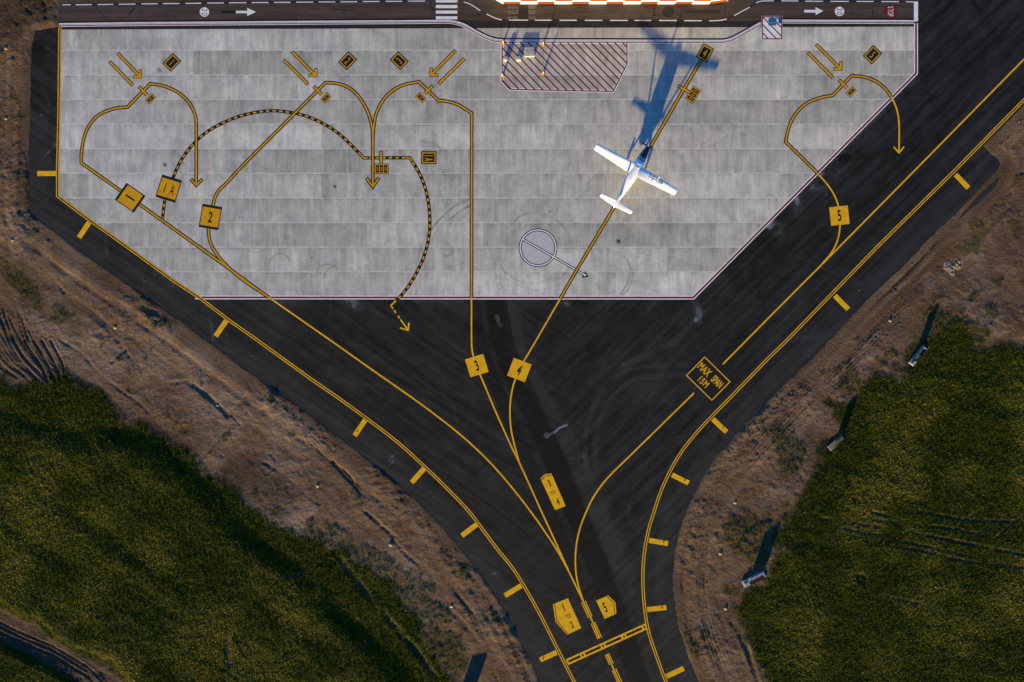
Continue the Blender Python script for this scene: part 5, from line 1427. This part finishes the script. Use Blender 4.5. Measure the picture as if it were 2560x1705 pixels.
# ------------------------------------------------------------------ crops and weeds: blades by the hundred thousand
def plants(name, n, dens, hmin, hmax, mat, seed):
    r = np.random.default_rng(seed)
    px = r.uniform(-93, 93, n); py = r.uniform(-62, 12, n)
    ix = np.clip(np.round((px + 96) / STEP).astype(int), 0, len(core_x) - 1) + len(far); iy = np.clip(np.round((py + 66) / STEP).astype(int), 0, len(core_y) - 1) + len(far)
    cv = cover[iy, ix]; k = (r.random(n) < np.clip((cv - .25) * 1.5, 0, 1) * (0.7 + 0.35 * sm(0.6 + 1.5 * fbm(px, py, 2.4, 2, 200))))
    px, py, ix, iy = px[k], py[k], ix[k], iy[k]
    z0 = Z[iy, ix] - .02; st = straw[iy, ix]; m = len(px)
    co, cl = [], []
    for b in range(dens):
        a = r.uniform(0, 2 * np.pi, m); h = r.uniform(hmin, hmax, m) * (0.6 + .5 * cover[iy, ix]); w = r.uniform(.04, .09, m); lean = r.uniform(.3, 1.5, m) * h
        ox_, oy_ = r.normal(0, .09, m), r.normal(0, .09, m)
        la = a + r.normal(0, .5, m) + np.pi / 2
        v0 = np.stack([px + ox_ - w * np.cos(a), py + oy_ - w * np.sin(a), z0], -1)
        v1 = np.stack([px + ox_ + w * np.cos(a), py + oy_ + w * np.sin(a), z0], -1)
        v2 = np.stack([px + ox_ + lean * np.cos(la), py + oy_ + lean * np.sin(la), z0 + h], -1)
        co.append(np.stack([v0, v1, v2], 1)); t = np.clip(r.beta(1.3, 3.0, m) + .42 * (st - .42), 0, 1); cl.append(np.repeat(t[:, None], 3, 1))
    co = np.concatenate(co).reshape(-1, 3).astype(np.float32); cl = np.concatenate(cl).ravel()
    nt = len(co) // 3
    me = bpy.data.meshes.new(name)
    me.vertices.add(len(co)); me.vertices.foreach_set("co", co.ravel())
    me.loops.add(len(co)); me.loops.foreach_set("vertex_index", np.arange(len(co), dtype=np.int32))
    me.polygons.add(nt); me.polygons.foreach_set("loop_start", np.arange(0, len(co), 3, dtype=np.int32))
    at = me.attributes.new("dry", 'FLOAT', 'POINT'); at.data.foreach_set("value", cl.astype(np.float32))
    me.update(calc_edges=True); me.materials.append(mat)
    o_ = bpy.data.objects.new(name, me); COL.objects.link(o_)
    return tag(o_, kind="stuff")
g = G("grass_blades", 0.9, 0.0)
rm = g.n("ShaderNodeValToRGB"); g.put(rm.inputs[0], g.attr("dry"))
e = rm.color_ramp.elements
e[0].position = 0.0; e[0].color = (0.018, 0.032, 0.001, 1); e[1].position = 1.0; e[1].color = (0.42, 0.32, 0.09, 1)
for p_, c_ in ((.35, (0.078, 0.102, 0.002, 1)), (.65, (0.19, 0.172, 0.008, 1))):
    q_ = e.new(p_); q_.color = c_
GRASS = g.col(rm.outputs[0])
tl = g.n("ShaderNodeBsdfTranslucent"); g.put(tl.inputs[0], rm.outputs[0])
ms = g.n("ShaderNodeMixShader"); ms.inputs[0].default_value = 0.42
out = [x for x in g.t.nodes if x.type == 'OUTPUT_MATERIAL'][0]
g.t.links.new(g.b.outputs[0], ms.inputs[1]); g.t.links.new(tl.outputs[0], ms.inputs[2]); g.t.links.new(ms.outputs[0], out.inputs[0])
tag(plants("grass", 330000, 3, .04, .16, GRASS, 5), "dark green crop and weeds on both fields", "grass")

# ------------------------------------------------------------------ stones thrown about the bare earth
def stones(n, seed):
    r = np.random.default_rng(seed)
    px = r.uniform(-93, 93, n * 8); py = r.uniform(-62, 62, n * 8)
    ix = np.clip(np.round((px + 96) / STEP).astype(int), 0, len(core_x) - 1) + len(far); iy = np.clip(np.round((py + 66) / STEP).astype(int), 0, len(core_y) - 1) + len(far)
    k = np.where((edge[iy, ix] > .5) & (cover[iy, ix] < .3))[0][:n]
    mb = MB()
    for i in k:
        s = float(r.gamma(2.0, .014) + .025); x, y, z = px[i], py[i], Z[iy[i], ix[i]]
        th = r.uniform(0, 6.28); P_ = []
        for q_ in range(5):
            a = th + q_ * 1.2566; P_.append((x + s * math.cos(a) * r.uniform(.7, 1.1), y + s * math.sin(a) * r.uniform(.7, 1.1), z - .02))
        tp = (x, y, z + s * r.uniform(.6, 1.1))
        for q_ in range(5): mb.face([P_[q_], P_[(q_ + 1) % 5], tp])
    o_ = mb.build("gravel", plain("loose_stone", (0.15, 0.11, 0.085), .9, .1, .5, scale=1.0))
    return tag(o_, "scattered clods and stones on the bare earth", "gravel", kind="stuff")
stones(3000, 21)
